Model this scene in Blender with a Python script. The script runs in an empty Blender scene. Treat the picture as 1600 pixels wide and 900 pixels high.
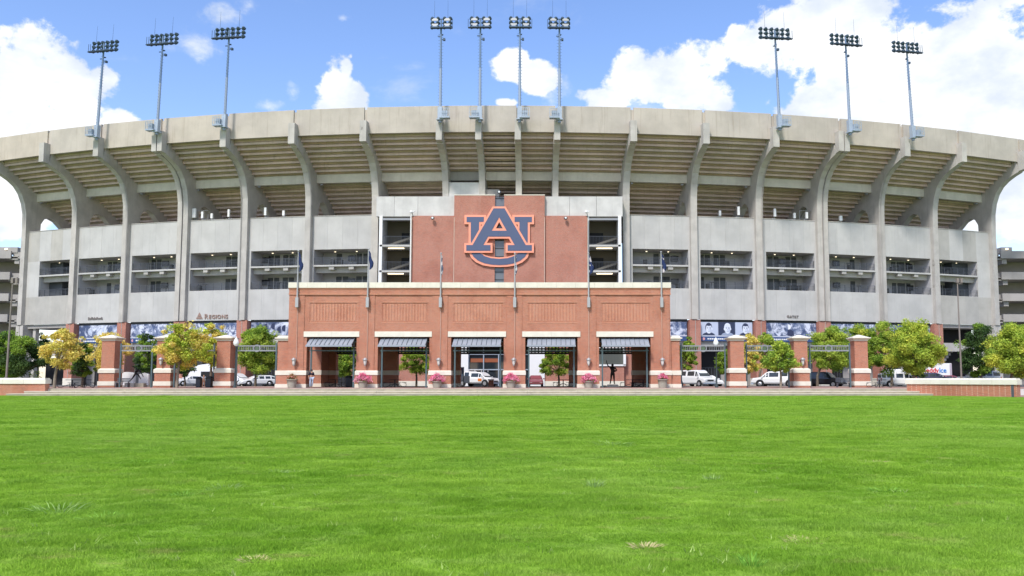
import bpy, math, random
import numpy as np
from mathutils import Vector, Matrix
random.seed(7); rng = np.random.default_rng(7)
S = bpy.context.scene
COL = S.collection
rad = math.radians

# ------------------------------------------------------------------ camera
TH = math.atan(110/1300.0)
cam_d = bpy.data.cameras.new('camera'); cam = bpy.data.objects.new('camera', cam_d); COL.objects.link(cam)
cam.location = (0, 0, 1.5); cam.rotation_euler = (math.pi/2+TH, 0, 0)
cam_d.sensor_width = 36; cam_d.lens = 1300/1600*36
cam_d.shift_x = -60/1600; cam_d.shift_y = 31/1600
cam_d.clip_start = 0.1; cam_d.clip_end = 6000
S.camera = cam
S.render.resolution_x = 1024; S.render.resolution_y = 576
S.view_settings.view_transform = 'Standard'; S.view_settings.look = 'None'
S.view_settings.exposure = 1.22; S.view_settings.gamma = 1
SUN_EL, SUN_AZ = 50, 203      # azimuth clockwise from +Y; the sun stands behind the camera and to the left

def direction(px, py):
    a = (px-860)/1300; b = (481-py)/1300
    v = Vector((a, math.cos(TH)-b*math.sin(TH), math.sin(TH)+b*math.cos(TH)))
    return v.normalized()

def at(px, py, Y):
    d = direction(px, py); t = Y/d.y
    return Vector((d.x*t, Y, 1.5+d.z*t))
def X_(px, Y, py=560): return at(px, py, Y).x
def Z_(py, Y): return at(860, py, Y).z

# ------------------------------------------------------------------ world
W = bpy.data.worlds.new('World'); S.world = W; W.use_nodes = True
nt = W.node_tree; nt.nodes.clear()
class NT:
    def __init__(s, t): s.t = t
    def n(s, ty, **kw):
        n = s.t.nodes.new(ty)
        for k, v in kw.items():
            setattr(n, k, v)
        return n
    def l(s, a, b): s.t.links.new(a, b)
    def m(s, op, a, b=None, c=None, clamp=False):
        n = s.t.nodes.new('ShaderNodeMath'); n.operation = op; n.use_clamp = clamp
        for i, v in enumerate((a, b, c)):
            if v is None: continue
            if isinstance(v, (int, float)): n.inputs[i].default_value = v
            else: s.l(v, n.inputs[i])
        return n.outputs[0]
    def ss(s, x, lo, hi):
        n = s.t.nodes.new('ShaderNodeMapRange'); n.interpolation_type = 'SMOOTHSTEP'
        n.inputs[1].default_value = lo; n.inputs[2].default_value = hi
        s.l(x, n.inputs[0]); return n.outputs[0]
    def mix(s, f, a, b, bt='MIX'):
        n = s.t.nodes.new('ShaderNodeMix'); n.data_type = 'RGBA'; n.blend_type = bt
        for i, v in ((0, f), (6, a), (7, b)):
            if isinstance(v, (int, float)): n.inputs[i].default_value = v
            elif isinstance(v, tuple): n.inputs[i].default_value = (*v, 1)
            else: s.l(v, n.inputs[i])
        return n.outputs[2]
    def noise(s, vec, scale, detail=5, rough=.55, dist=0):
        n = s.t.nodes.new('ShaderNodeTexNoise')
        n.inputs['Scale'].default_value = scale; n.inputs['Detail'].default_value = detail
        n.inputs['Roughness'].default_value = rough; n.inputs['Distortion'].default_value = dist
        if vec is not None: s.l(vec, n.inputs['Vector'])
        return n.outputs[0]
    def mapping(s, vec, scale=(1,1,1), loc=(0,0,0)):
        n = s.t.nodes.new('ShaderNodeMapping'); n.inputs['Scale'].default_value = scale; n.inputs['Location'].default_value = loc
        s.l(vec, n.inputs['Vector']); return n.outputs[0]
w = NT(nt)
sky = w.n('ShaderNodeTexSky', sky_type='NISHITA', sun_disc=False)
sky.sun_elevation = rad(SUN_EL); sky.sun_rotation = rad(SUN_AZ)
sky.air_density = 1.0; sky.dust_density = 0.6; sky.ozone_density = 2.0
tc = w.n('ShaderNodeTexCoord'); D0 = tc.outputs['Generated']
sep = w.n('ShaderNodeSeparateXYZ'); w.l(D0, sep.inputs[0])
az = w.m('ARCTAN2', sep.outputs[0], sep.outputs[1]); el = w.m('ARCSINE', sep.outputs[2])
nz1 = w.noise(w.mapping(D0, (1,1,1.25)), 15, 12, .6, .2)
nz2 = w.noise(w.mapping(D0, (1,1,1.3), (3,1,7)), 42, 8, .6)
nz = w.m('ADD', w.m('MULTIPLY', w.m('SUBTRACT', nz1, .5), 2.2), w.m('MULTIPLY', w.m('SUBTRACT', nz2, .5), .9))
blobs = [ # cumulus heads: px, py, rx, ry (pixels of the photograph, turned into directions), weight
 (20,130,110,90,1),(110,140,78,62,1),(60,215,170,75,1),(160,120,30,24,1),(190,190,42,24,1),(-80,140,140,120,1),(20,310,110,60,1),
 (531,142,42,50,1),(541,108,22,34,.8),(548,88,16,16,.5),(520,165,36,26,1),(555,150,26,40,1),
 (795,102,34,27,1),(835,122,34,30,1),(790,160,24,10,.8),
 (1075,125,72,62,1),(1000,132,62,46,1),(955,160,45,25,1),(1118,162,30,22,.9),
 (1290,50,150,72,1),(1180,75,44,38,1),(1380,150,170,130,1),(1530,130,170,160,1),(1270,160,50,50,1),(1600,300,150,80,1),(1150,48,24,22,.75)]
thin = [(298,68,58,24,1),(350,26,55,30,.8),(430,166,44,26,.9),(457,148,20,32,1),(392,10,34,26,.9),(535,28,24,12,.5),(1165,110,50,30,.6),(860,150,34,50,.7)]   # faint scraps of cloud
fld = None; thf = None
for n_, (px, py, rx, ry, wt) in enumerate(blobs+thin):
    d = direction(px, py); a0 = math.atan2(d.x, d.y); e0 = math.asin(d.z)
    d2 = direction(px+10, py); s_ = (math.atan2(d2.x, d2.y)-a0)/10
    d3 = direction(px, py-10); s2 = (math.asin(d3.z)-e0)/10
    u = w.m('MULTIPLY', w.m('SUBTRACT', az, a0), 1/(rx*s_)); v = w.m('MULTIPLY', w.m('SUBTRACT', el, e0), 1/(ry*s2))
    r = w.m('SQRT', w.m('ADD', w.m('MULTIPLY', u, u), w.m('MULTIPLY', v, v)))
    f = w.m('SUBTRACT', wt, r)
    if n_ >= len(blobs): thf = f if thf is None else w.m('MAXIMUM', thf, f); continue
    fld = f if fld is None else w.m('MAXIMUM', fld, f)
# the rest of the sky carries the same kind of broken cumulus
big = w.noise(w.mapping(D0, (1,1,1.6), (5,2,1)), 2.6, 3, .5)
dc = direction(800, 200)
dot = w.n('ShaderNodeVectorMath', operation='DOT_PRODUCT'); w.l(D0, dot.inputs[0]); dot.inputs[1].default_value = dc
outside = w.ss(w.m('SUBTRACT', 1.0, dot.outputs['Value']), .25, .42)
gen = w.m('ADD', w.m('MULTIPLY', w.m('SUBTRACT', big, .5), 4.5), w.m('SUBTRACT', w.m('MULTIPLY', outside, 2.0), 2.1))
fld = w.m('MAXIMUM', w.m('MAXIMUM', fld, -1.2), gen)
dens = w.m('ADD', fld, w.m('MULTIPLY', nz, 1.0))
mask = w.ss(dens, -.04, .26)
wisp = w.m('MULTIPLY', w.ss(w.noise(w.mapping(D0, (1,1,1.8), (1,8,2)), 6.5, 10, .62, .4), .55, .82), .55)
scrap = w.m('MULTIPLY', w.ss(w.m('ADD', w.m('MAXIMUM', thf, -1.5), w.m('MULTIPLY', nz, 1.9)), .2, 1.5), .8)
mask = w.m('MAXIMUM', w.m('MAXIMUM', mask, wisp), scrap)
nsh = w.noise(w.mapping(D0, (1,1,1.7), (9,4,3)), 9, 8, .55)
shade = w.ss(w.m('SUBTRACT', nsh, w.m('MULTIPLY', dens, .05)), .38, .66)
cloudc = w.mix(shade, (.50,.51,.525), (.335,.37,.42))
hs = w.n('ShaderNodeHueSaturation'); hs.inputs['Saturation'].default_value = 1.12; hs.inputs['Value'].default_value = .88
w.l(sky.outputs[0], hs.inputs['Color'])
SKYS = .12
skyc = w.n('ShaderNodeVectorMath', operation='SCALE'); w.l(hs.outputs[0], skyc.inputs[0]); skyc.inputs['Scale'].default_value = 1.0
tint = w.mix(1.0, skyc.outputs[0], (1.06,.96,1.04), 'MULTIPLY')
cl = w.n('ShaderNodeVectorMath', operation='SCALE'); w.l(cloudc, cl.inputs[0]); cl.inputs['Scale'].default_value = 1/SKYS
bg = w.n('ShaderNodeBackground'); bg.inputs['Strength'].default_value = SKYS
w.l(w.mix(mask, tint, cl.outputs[0]), bg.inputs['Color'])
wo = w.n('ShaderNodeOutputWorld'); w.l(bg.outputs[0], wo.inputs[0])

sd = bpy.data.lights.new('sun', 'SUN'); sd.energy = 1.7; sd.angle = rad(9); sd.color = (1, .955, .89)
sun = bpy.data.objects.new('sun', sd); COL.objects.link(sun)
sv = Vector((math.sin(rad(SUN_AZ))*math.cos(rad(SUN_EL)), math.cos(rad(SUN_AZ))*math.cos(rad(SUN_EL)), math.sin(rad(SUN_EL))))
sun.rotation_euler = sv.to_track_quat('Z', 'Y').to_euler(); sun.location = (-30, -40, 90)

# ------------------------------------------------------------------ object helpers
def prop(o, label=None, cat=None, group=None, kind=None):
    if label: o['label'] = label
    if cat: o['category'] = cat
    if group: o['group'] = group
    if kind: o['kind'] = kind
    return o
def thing(name, label, cat, loc=(0,0,0), rz=0, group=None):
    o = bpy.data.objects.new(name, None); COL.objects.link(o); o.empty_display_size = .3
    o.location = loc; o.rotation_euler = (0,0,rz)
    return prop(o, label, cat, group)
def link(name, me, parent=None, loc=None):
    o = bpy.data.objects.new(name, me); COL.objects.link(o)
    if parent is not None: o.parent = parent
    if loc is not None: o.location = loc
    return o
def copy_tree(o, parent=None):
    c = o.copy(); COL.objects.link(c)
    if parent is not None: c.parent = parent
    for ch in list(o.children): copy_tree(ch, c)
    return c
def wloc(o):
    v = Vector((0,0,0))
    while o is not None: v += o.location; o = o.parent
    return v

class MB:
    def __init__(s): s.v = []; s.f = []; s.sm = []
    def add(s, vs, fs, smooth=False):
        n = len(s.v); s.v += [tuple(v) for v in vs]; s.f += [tuple(i+n for i in f) for f in fs]; s.sm += [smooth]*len(fs); return s
    def hexa(s, p):   # 8 points: bottom 4 (ccw), top 4
        return s.add(p, [(3,2,1,0),(4,5,6,7),(0,1,5,4),(1,2,6,5),(2,3,7,6),(3,0,4,7)])
    def box(s, x0, x1, y0, y1, z0, z1):
        return s.hexa([(x0,y0,z0),(x1,y0,z0),(x1,y1,z0),(x0,y1,z0),(x0,y0,z1),(x1,y0,z1),(x1,y1,z1),(x0,y1,z1)])
    def cbox(s, c, size): return s.box(c[0]-size[0]/2,c[0]+size[0]/2,c[1]-size[1]/2,c[1]+size[1]/2,c[2]-size[2]/2,c[2]+size[2]/2)
    def frus(s, x0,x1,y0,y1,z0,X0_,X1_,Y0_,Y1_,z1):
        return s.hexa([(x0,y0,z0),(x1,y0,z0),(x1,y1,z0),(x0,y1,z0),(X0_,Y0_,z1),(X1_,Y0_,z1),(X1_,Y1_,z1),(X0_,Y1_,z1)])
    def loft(s, rings, cap=True, smooth=False, closed=True):
        n = len(rings[0]); vs = [p for r in rings for p in r]; fs = []
        for i in range(len(rings)-1):
            for j in range(n if closed else n-1):
                k = (j+1) % n
                fs.append((i*n+j, i*n+k, (i+1)*n+k, (i+1)*n+j))
        s.add(vs, fs, smooth)
        if cap:
            s.add(rings[0], [tuple(range(n))[::-1]]); s.add(rings[-1], [tuple(range(n))])
        return s
    def prism(s, a, b): return s.loft([a, b])   # two matching polygons
    def tube(s, p, q, r0, r1=None, n=8, cap=True, smooth=True):
        p, q = Vector(p), Vector(q); r1 = r0 if r1 is None else r1
        d = (q-p).normalized(); u = d.orthogonal().normalized(); v = d.cross(u)
        R = [[tuple(c+(u*math.cos(2*math.pi*i/n)+v*math.sin(2*math.pi*i/n))*r) for i in range(n)] for c, r in ((p,r0),(q,r1))]
        return s.loft(R, cap, smooth)
    def lathe(s, c, prof, n=16, smooth=True, axis='z'):
        c = Vector(c); R = []
        for r, h in prof:
            ring = []
            for i in range(n):
                a = 2*math.pi*i/n; x, y = r*math.cos(a), r*math.sin(a)
                ring.append(tuple(c + (Vector((x,y,h)) if axis == 'z' else Vector((x,h,y)) if axis == 'y' else Vector((h,x,y)))))
            R.append(ring)
        return s.loft(R, True, smooth)
    def build(s, name, mat, parent=None, world=True, label=None, kind=None):
        off = wloc(parent) if (parent is not None and world) else Vector((0,0,0))
        me = bpy.data.meshes.new(name)
        me.from_pydata([(v[0]-off.x, v[1]-off.y, v[2]-off.z) for v in s.v], [], s.f)
        me.materials.append(mat)
        if any(s.sm): me.polygons.foreach_set('use_smooth', s.sm)
        me.update()
        o = link(name, me, parent)
        if label: o['label'] = label
        if kind: o['kind'] = kind
        return o

# ------------------------------------------------------------------ materials
MATS = {}
def mat(name, base, rough=.8, metal=0, spec=.3, bump=None, var=0, vscale=1.0, stain=None, streak=0, emit=None, trans=0, coords='pos', var2=None, islands=0, coat=0, orand=0):
    if name in MATS: return MATS[name]
    m = bpy.data.materials.new(name); m.use_nodes = True; t = m.node_tree; t.nodes.clear(); k = NT(t)
    b = k.n('ShaderNodeBsdfPrincipled'); o = k.n('ShaderNodeOutputMaterial'); k.l(b.outputs[0], o.inputs[0])
    if coords == 'pos': vec = k.n('ShaderNodeNewGeometry').outputs['Position']
    else: vec = k.n('ShaderNodeTexCoord').outputs['Object']
    c = None
    if var:
        c = k.mix(k.ss(k.noise(vec, vscale, 6, .6), .3, .7), tuple(x*(1-var) for x in base), tuple(min(1, x*(1+var)) for x in base))
        c = k.mix(k.m('MULTIPLY', k.noise(vec, vscale*14, 3, .6), var*.8), c, tuple(x*.55 for x in base))
    if var2:
        c = k.mix(k.ss(k.noise(vec, var2[1], 4, .6), var2[2], var2[3]), c if c is not None else base, var2[0])
    if streak:
        sv_ = k.noise(k.mapping(vec, (1.6,1.6,.09)), 1.6, 6, .65)
        c = k.mix(k.m('MULTIPLY', k.ss(sv_, .52, .75), streak), c if c is not None else base, stain or tuple(x*.5 for x in base))
        sp = k.noise(k.mapping(vec, (1,1,.4), (4,9,2)), .9, 8, .7)
        c = k.mix(k.m('MULTIPLY', k.ss(sp, .6, .8), streak*.8), c, tuple(x*.62 for x in base))
    if orand:
        oi_ = k.n('ShaderNodeObjectInfo'); hv = k.n('ShaderNodeHueSaturation'); k.l(k.m('MULTIPLY_ADD', oi_.outputs['Random'], orand, 1-orand/2), hv.inputs['Value'])
        k.l(k.m('MULTIPLY_ADD', oi_.outputs['Random'], .25, .875), hv.inputs['Saturation'])
        if c is None: hv.inputs['Color'].default_value = (*base,1)
        else: k.l(c, hv.inputs['Color'])
        c = hv.outputs[0]
    if islands:
        g = k.n('ShaderNodeNewGeometry')
        hsv = k.n('ShaderNodeHueSaturation'); k.l(k.m('MULTIPLY_ADD', g.outputs['Random Per Island'], islands, 1-islands/2), hsv.inputs['Value'])
        if c is None: hsv.inputs['Color'].default_value = (*base,1)
        else: k.l(c, hsv.inputs['Color'])
        c = hsv.outputs[0]
    if c is None: b.inputs['Base Color'].default_value = (*base, 1)
    else: k.l(c, b.inputs['Base Color'])
    b.inputs['Roughness'].default_value = rough; b.inputs['Metallic'].default_value = metal
    b.inputs['Specular IOR Level'].default_value = spec
    if coat: b.inputs['Coat Weight'].default_value = coat; b.inputs['Coat Roughness'].default_value = .05
    if emit: b.inputs['Emission Color'].default_value = (*emit[0],1); b.inputs['Emission Strength'].default_value = emit[1]
    if bump:
        bn = k.n('ShaderNodeBump'); bn.inputs['Strength'].default_value = bump[1]; bn.inputs['Distance'].default_value = .02
        k.l(k.noise(vec, bump[0], 6, .6), bn.inputs['Height']); k.l(bn.outputs[0], b.inputs['Normal'])
    if trans:
        tr = k.n('ShaderNodeBsdfTranslucent'); mx = k.n('ShaderNodeMixShader'); mx.inputs[0].default_value = trans
        if c is None: tr.inputs[0].default_value = (*base,1)
        else: k.l(c, tr.inputs[0])
        k.l(b.outputs[0], mx.inputs[1]); k.l(tr.outputs[0], mx.inputs[2]); k.l(mx.outputs[0], o.inputs[0])
    MATS[name] = m; return m

def brick_mat(name, c1, c2, mortar, flip=False, course=.075):
    m = bpy.data.materials.new(name); m.use_nodes = True; t = m.node_tree; t.nodes.clear(); k = NT(t)
    b = k.n('ShaderNodeBsdfPrincipled'); o = k.n('ShaderNodeOutputMaterial'); k.l(b.outputs[0], o.inputs[0])
    g = k.n('ShaderNodeNewGeometry'); s = k.n('ShaderNodeSeparateXYZ'); k.l(g.outputs['Position'], s.inputs[0])
    cmb = k.n('ShaderNodeCombineXYZ'); h = k.m('ADD', s.outputs[0], s.outputs[1])
    k.l(s.outputs[2] if flip else h, cmb.inputs[0]); k.l(h if flip else s.outputs[2], cmb.inputs[1])
    br = k.n('ShaderNodeTexBrick'); k.l(cmb.outputs[0], br.inputs['Vector'])
    br.inputs['Scale'].default_value = 1; br.inputs['Brick Width'].default_value = .22; br.inputs['Row Height'].default_value = course
    br.inputs['Mortar Size'].default_value = .011; br.inputs['Mortar Smooth'].default_value = .3
    br.inputs['Color1'].default_value = (*c1,1); br.inputs['Color2'].default_value = (*c2,1); br.inputs['Mortar'].default_value = (*mortar,1)
    pos = g.outputs['Position']
    cc = k.mix(k.m('MULTIPLY', k.ss(k.noise(pos, .35, 6, .65), .42, .68), .32), br.outputs['Color'], (c2[0]*.62, c2[1]*.55, c2[2]*.55))
    cc = k.mix(k.m('MULTIPLY', k.ss(k.noise(k.mapping(pos, (1.2,1.2,.12)), 1.5, 6, .6), .55, .78), .25), cc, (.5,.38,.32))
    cc = k.mix(k.m('MULTIPLY', k.ss(k.noise(k.mapping(pos, (1.5,1.5,6)), 1.6, 4, .7), .45, .62), .5), cc, (c1[0]*1.25, c1[1]*1.45, c1[2]*1.5))
    cc = k.mix(k.m('MULTIPLY', k.ss(k.noise(k.mapping(pos, (2,2,5), (5,5,5)), 2.2, 4, .7), .55, .7), .4), cc, (c2[0]*.72, c2[1]*.6, c2[2]*.55))
    k.l(cc, b.inputs['Base Color']); b.inputs['Roughness'].default_value = .88; b.inputs['Specular IOR Level'].default_value = .2
    bn = k.n('ShaderNodeBump'); bn.inputs['Strength'].default_value = .5; bn.inputs['Distance'].default_value = .012
    k.l(k.m('SUBTRACT', 1.0, br.outputs['Fac']), bn.inputs['Height']); k.l(bn.outputs[0], b.inputs['Normal'])
    return m

BRICK = brick_mat('red_brick', (.43,.142,.082), (.33,.10,.058), (.58,.42,.32))
BRICKV = brick_mat('soldier_brick', (.50,.185,.105), (.43,.155,.09), (.56,.41,.32), flip=True)
BRICKD = brick_mat('stadium_brick', (.41,.138,.092), (.325,.105,.07), (.55,.41,.34))
PAVER = mat('brick_pavers', (.36,.22,.18), .9, var=.18, vscale=2.5)
CBEAM = mat('beam_concrete', (.60,.56,.49), .9, var=.1, vscale=.5, streak=.3, stain=(.36,.31,.25), bump=(6,.3), orand=.06)
CONC = mat('rib_concrete', (.465,.44,.405), .9, var=.12, vscale=.5, streak=.45, stain=(.25,.225,.20), bump=(6,.3), orand=.09, var2=((.20,.18,.16), .8, .66, .80))
CPAN = mat('panel_concrete', (.475,.467,.45), .9, var=.08, vscale=.35, streak=.34, stain=(.32,.31,.29), bump=(5,.2), orand=.07)
CPANB = mat('panel_concrete_warm', (.41,.395,.365), .9, var=.10, vscale=.35, streak=.4, stain=(.28,.255,.22), bump=(5,.2), orand=.09)
CRIM = mat('rim_concrete', (.47,.42,.36), .9, var=.10, vscale=.3, streak=.5, stain=(.29,.235,.18), bump=(5,.2), orand=.05)
CSLAB = mat('seating_concrete', (.62,.49,.45), .92, var=.12, vscale=.45, streak=.5, stain=(.38,.29,.22), bump=(6,.3), orand=.14)
CTOWER = mat('tower_concrete', (.56,.55,.53), .9, var=.09, vscale=.6, streak=.35, stain=(.36,.35,.34), bump=(5,.2))
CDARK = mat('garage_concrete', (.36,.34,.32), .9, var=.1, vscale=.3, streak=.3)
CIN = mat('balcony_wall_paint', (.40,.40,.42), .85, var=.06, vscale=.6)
STONE = mat('limestone', (.70,.66,.56), .85, var=.07, vscale=1.2, streak=.16, stain=(.5,.45,.36), bump=(12,.15))
STEP = mat('step_stone', (.37,.33,.24), .9, var=.16, vscale=1.3, streak=.2)
STEPL = mat('step_nosing', (.60,.55,.45), .85, var=.1, vscale=2)
ASPH = mat('asphalt', (.10,.10,.10), .9, var=.15, vscale=.4)
KERB = mat('kerb_concrete', (.55,.53,.5), .9, var=.1, vscale=1)
WHITE = mat('white_paint', (.80,.80,.80), .4, coords='obj')
WHITEM = mat('white_metal', (.78,.78,.78), .5)
DARK = mat('dark_opening', (.02,.02,.022), .8)
GLASS = mat('dark_glass', (.02,.028,.035), .06, spec=.6)
SLITG = mat('slit_glass', (.13,.14,.15), .12, spec=.7)
CARGL = mat('car_glass', (.03,.04,.045), .06, spec=.6, coords='obj')
GREYM = mat('galvanized_steel', (.36,.42,.50), .5, metal=.15, var=.08, vscale=.8)
MASTB = mat('mast_blue_steel', (.15,.22,.34), .5, metal=.2)
LAMPH = mat('lamp_housing', (.055,.085,.12), .45, metal=.3)
LENS = mat('lamp_lens', (.75,.78,.8), .15)
RAIL = mat('railing_metal', (.10,.11,.13), .5, metal=.4)
RAILL = mat('grey_rail', (.30,.31,.33), .5, metal=.3)
DOOR = mat('grey_door', (.065,.072,.085), .5)
SCREEN = mat('screen', (.012,.013,.018), .2, spec=.5)
GATEM = mat('gate_metal', (.10,.15,.165), .5, metal=.3)
AWN = mat('standing_seam_metal', (.34,.37,.42), .45, metal=.3, var=.06, vscale=1)
AWND = mat('awning_frame', (.06,.075,.09), .5)
BLUE = mat('sign_navy', (.085,.11,.19), .55, var=.03, vscale=.4)
ORANGE = mat('sign_orange', (.84,.33,.22), .5, var=.03, vscale=.4)
BANB = mat('banner_navy', (.035,.075,.20), .5)
LETR = mat('sign_letters', (.19,.17,.16), .6)
LETB = mat('sign_brown', (.29,.19,.155), .6)
LIT = mat('lit_lamp', (1,.9,.7), .5, emit=((1,.85,.6), 1.1))
LANT = mat('lantern_metal', (.42,.42,.42), .45, metal=.4)
LGLASS = mat('lantern_glass', (.72,.72,.68), .2, spec=.5)
POT = mat('pot_concrete', (.36,.34,.28), .9, var=.1, vscale=5)
BLACKM = mat('black_metal', (.025,.027,.03), .5)
BRONZE = mat('bronze', (.03,.027,.027), .38, metal=.6)
TYRE = mat('tyre_rubber', (.02,.02,.02), .9); RIM = mat('wheel_rim', (.55,.55,.56), .3, metal=.7)
SKIN = mat('skin', (.42,.24,.16), .6)
BARK = mat('tree_bark', (.15,.12,.09), .95, var=.25, vscale=8)
BARKL = mat('pale_bark', (.26,.22,.17), .95, var=.2, vscale=8)
DIRT = mat('bare_soil', (.11,.08,.045), 1)
def leaf(n, c, c2): return mat(n, c, .62, spec=.25, var2=(c2, .9, .42, .62), islands=.8, trans=.3)
LY = leaf('leaves_yellow', (.82,.66,.18), (.68,.62,.13)); LYG = leaf('leaves_yellow_green', (.60,.62,.09), (.40,.52,.06))
LG = leaf('leaves_green', (.20,.34,.04), (.32,.45,.06)); LDG = leaf('leaves_dark_green', (.05,.10,.028), (.085,.15,.035))
LMG = leaf('leaves_light_green', (.44,.54,.07), (.28,.42,.055)); LPK = leaf('petals_pink', (.85,.22,.38), (.88,.42,.55))
LFL = leaf('flower_leaves', (.13,.22,.04), (.25,.3,.08)); LCO = leaf('petals_coral', (.62,.28,.2), (.25,.3,.08))


# grass
def grass_mat(name, dark):
    m = bpy.data.materials.new(name); m.use_nodes = True; t = m.node_tree; t.nodes.clear(); k = NT(t)
    pos = k.n('ShaderNodeNewGeometry').outputs['Position']
    n1 = k.noise(k.mapping(pos, (.7,1.0,1)), .55, 5, .6); n2 = k.noise(k.mapping(pos, (.6,1.3,1), (3,3,0)), 2.6, 5, .65); n3 = k.noise(pos, .12, 3, .5)
    c = k.mix(k.ss(n1, .32, .68), (.19,.37,.028), (.31,.50,.055))
    c = k.mix(k.m('MULTIPLY', k.ss(n2, .45, .72), .5), c, (.42,.58,.13))
    c = k.mix(k.m('MULTIPLY', k.ss(n3, .45, .7), .4), c, (.35,.53,.10))
    n4 = k.noise(k.mapping(pos, (.5,1.2,1), (7,1,0)), 1.3, 7, .7)
    c = k.mix(k.m('MULTIPLY', k.ss(n4, .58, .70), .6), c, (.48,.44,.17))
    n5 = k.noise(k.mapping(pos, (.6,1.4,1), (2,17,0)), 1.7, 6, .65)
    c = k.mix(k.m('MULTIPLY', k.ss(n5, .56, .68), .35), c, (.11,.23,.025))  # dark hollows of the turf: their shade is mixed into the colour
    if dark: c = k.mix(.25, c, (.12,.18,.03))
    else:
        g = k.n('ShaderNodeNewGeometry'); hsv = k.n('ShaderNodeHueSaturation')
        k.l(k.m('MULTIPLY_ADD', g.outputs['Random Per Island'], .55, .75), hsv.inputs['Value']); k.l(c, hsv.inputs['Color']); c = hsv.outputs[0]
    b = k.n('ShaderNodeBsdfPrincipled'); b.inputs['Roughness'].default_value = .75; b.inputs['Specular IOR Level'].default_value = .08
    k.l(c, b.inputs['Base Color']); o = k.n('ShaderNodeOutputMaterial')
    tr = k.n('ShaderNodeBsdfTranslucent'); k.l(c, tr.inputs[0]); mx = k.n('ShaderNodeMixShader'); mx.inputs[0].default_value = 0 if dark else .35
    k.l(b.outputs[0], mx.inputs[1]); k.l(tr.outputs[0], mx.inputs[2]); k.l(mx.outputs[0], o.inputs[0])
    return m
GRASS = grass_mat('grass_blades', False); TURF = grass_mat('turf_soil', True)

def banner_mat(name, scale, seed):
    m = bpy.data.materials.new(name); m.use_nodes = True; t = m.node_tree; t.nodes.clear(); k = NT(t)
    pos = k.n('ShaderNodeNewGeometry').outputs['Position']
    a = k.noise(k.mapping(pos, (1,1,1), (seed,seed*2,0)), scale, 6, .7, .6); b_ = k.noise(k.mapping(pos, (1,1,.8), (0,seed,3)), scale*.45, 3, .6, .9)
    c = k.mix(k.ss(a, .42, .6), (.05,.075,.16), (.62,.66,.78)); c = k.mix(k.m('MULTIPLY', k.ss(b_, .48, .62), .7), c, (.08,.12,.24))
    b = k.n('ShaderNodeBsdfPrincipled'); b.inputs['Roughness'].default_value = .6; k.l(c, b.inputs['Base Color'])
    o = k.n('ShaderNodeOutputMaterial'); k.l(b.outputs[0], o.inputs[0]); return m

# ------------------------------------------------------------------ ground
def sheet(name, x0, x1, y0, y1, z, m):
    return prop(MB().add([(x0,y0,z),(x1,y0,z),(x1,y1,z),(x0,y1,z)], [(0,1,2,3)]).build(name, m), kind='structure')
sheet('ground', -1500, 1500, -300, 3000, -.25, TURF)
GX0, GX1, GY0, GY1 = -62, 56, 2.5, 70.45
_vn = np.random.default_rng(11).random((512,512))
def vnoise(x, y):
    xi, yi = np.floor(x).astype(int), np.floor(y).astype(int); fx, fy = x-xi, y-yi; fx = fx*fx*(3-2*fx); fy = fy*fy*(3-2*fy)
    g = lambda a, b: _vn[a % 512, b % 512]
    return (g(xi,yi)*(1-fx)+g(xi+1,yi)*fx)*(1-fy)+(g(xi,yi+1)*(1-fx)+g(xi+1,yi+1)*fx)*fy
def lump(x, y): # 0..1, tussocky unevenness, longer across the view than along it
    return .30*vnoise(x*1.1+40, y*1.6+9)+.42*vnoise(x*2.8+7, y*4.0+31)+.28*vnoise(x*6+3, y*8+5)
def gh(x, y): # gentle unevenness of the lawn
    x, y = np.asarray(x, float), np.asarray(y, float)
    return (.05*(vnoise(x*.35+90, y*.4+50)-.5)+.085*(lump(x, y)-.5))*np.clip((70.4-y)/3, 0, 1)
nx, ny = 420, 520
ys = GY0+(GY1-GY0)*(np.linspace(0,1,ny)**2.0); xs = np.linspace(GX0, GX1, nx)
gx, gy = np.meshgrid(xs, ys); gz = gh(gx, gy)
V = np.stack([gx, gy, gz], -1).reshape(-1,3)
idx = np.arange(nx*ny).reshape(ny,nx); F = np.stack([idx[:-1,:-1], idx[:-1,1:], idx[1:,1:], idx[1:,:-1]], -1).reshape(-1,4)
def np_mesh(name, V, F, m):
    me = bpy.data.meshes.new(name); me.vertices.add(len(V)); me.vertices.foreach_set('co', V.astype(np.float32).ravel())
    k = F.shape[1]; me.loops.add(F.size); me.loops.foreach_set('vertex_index', F.astype(np.int32).ravel())
    me.polygons.add(len(F)); me.polygons.foreach_set('loop_start', np.arange(0, F.size, k, dtype=np.int32)); me.polygons.foreach_set('loop_total', np.full(len(F), k, dtype=np.int32))
    me.materials.append(m); me.update(calc_edges=True); me.validate(); return me
me = np_mesh('lawn', V, F, TURF); me.polygons.foreach_set('use_smooth', [True]*len(F)); prop(link('lawn', me), kind='structure')

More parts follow.
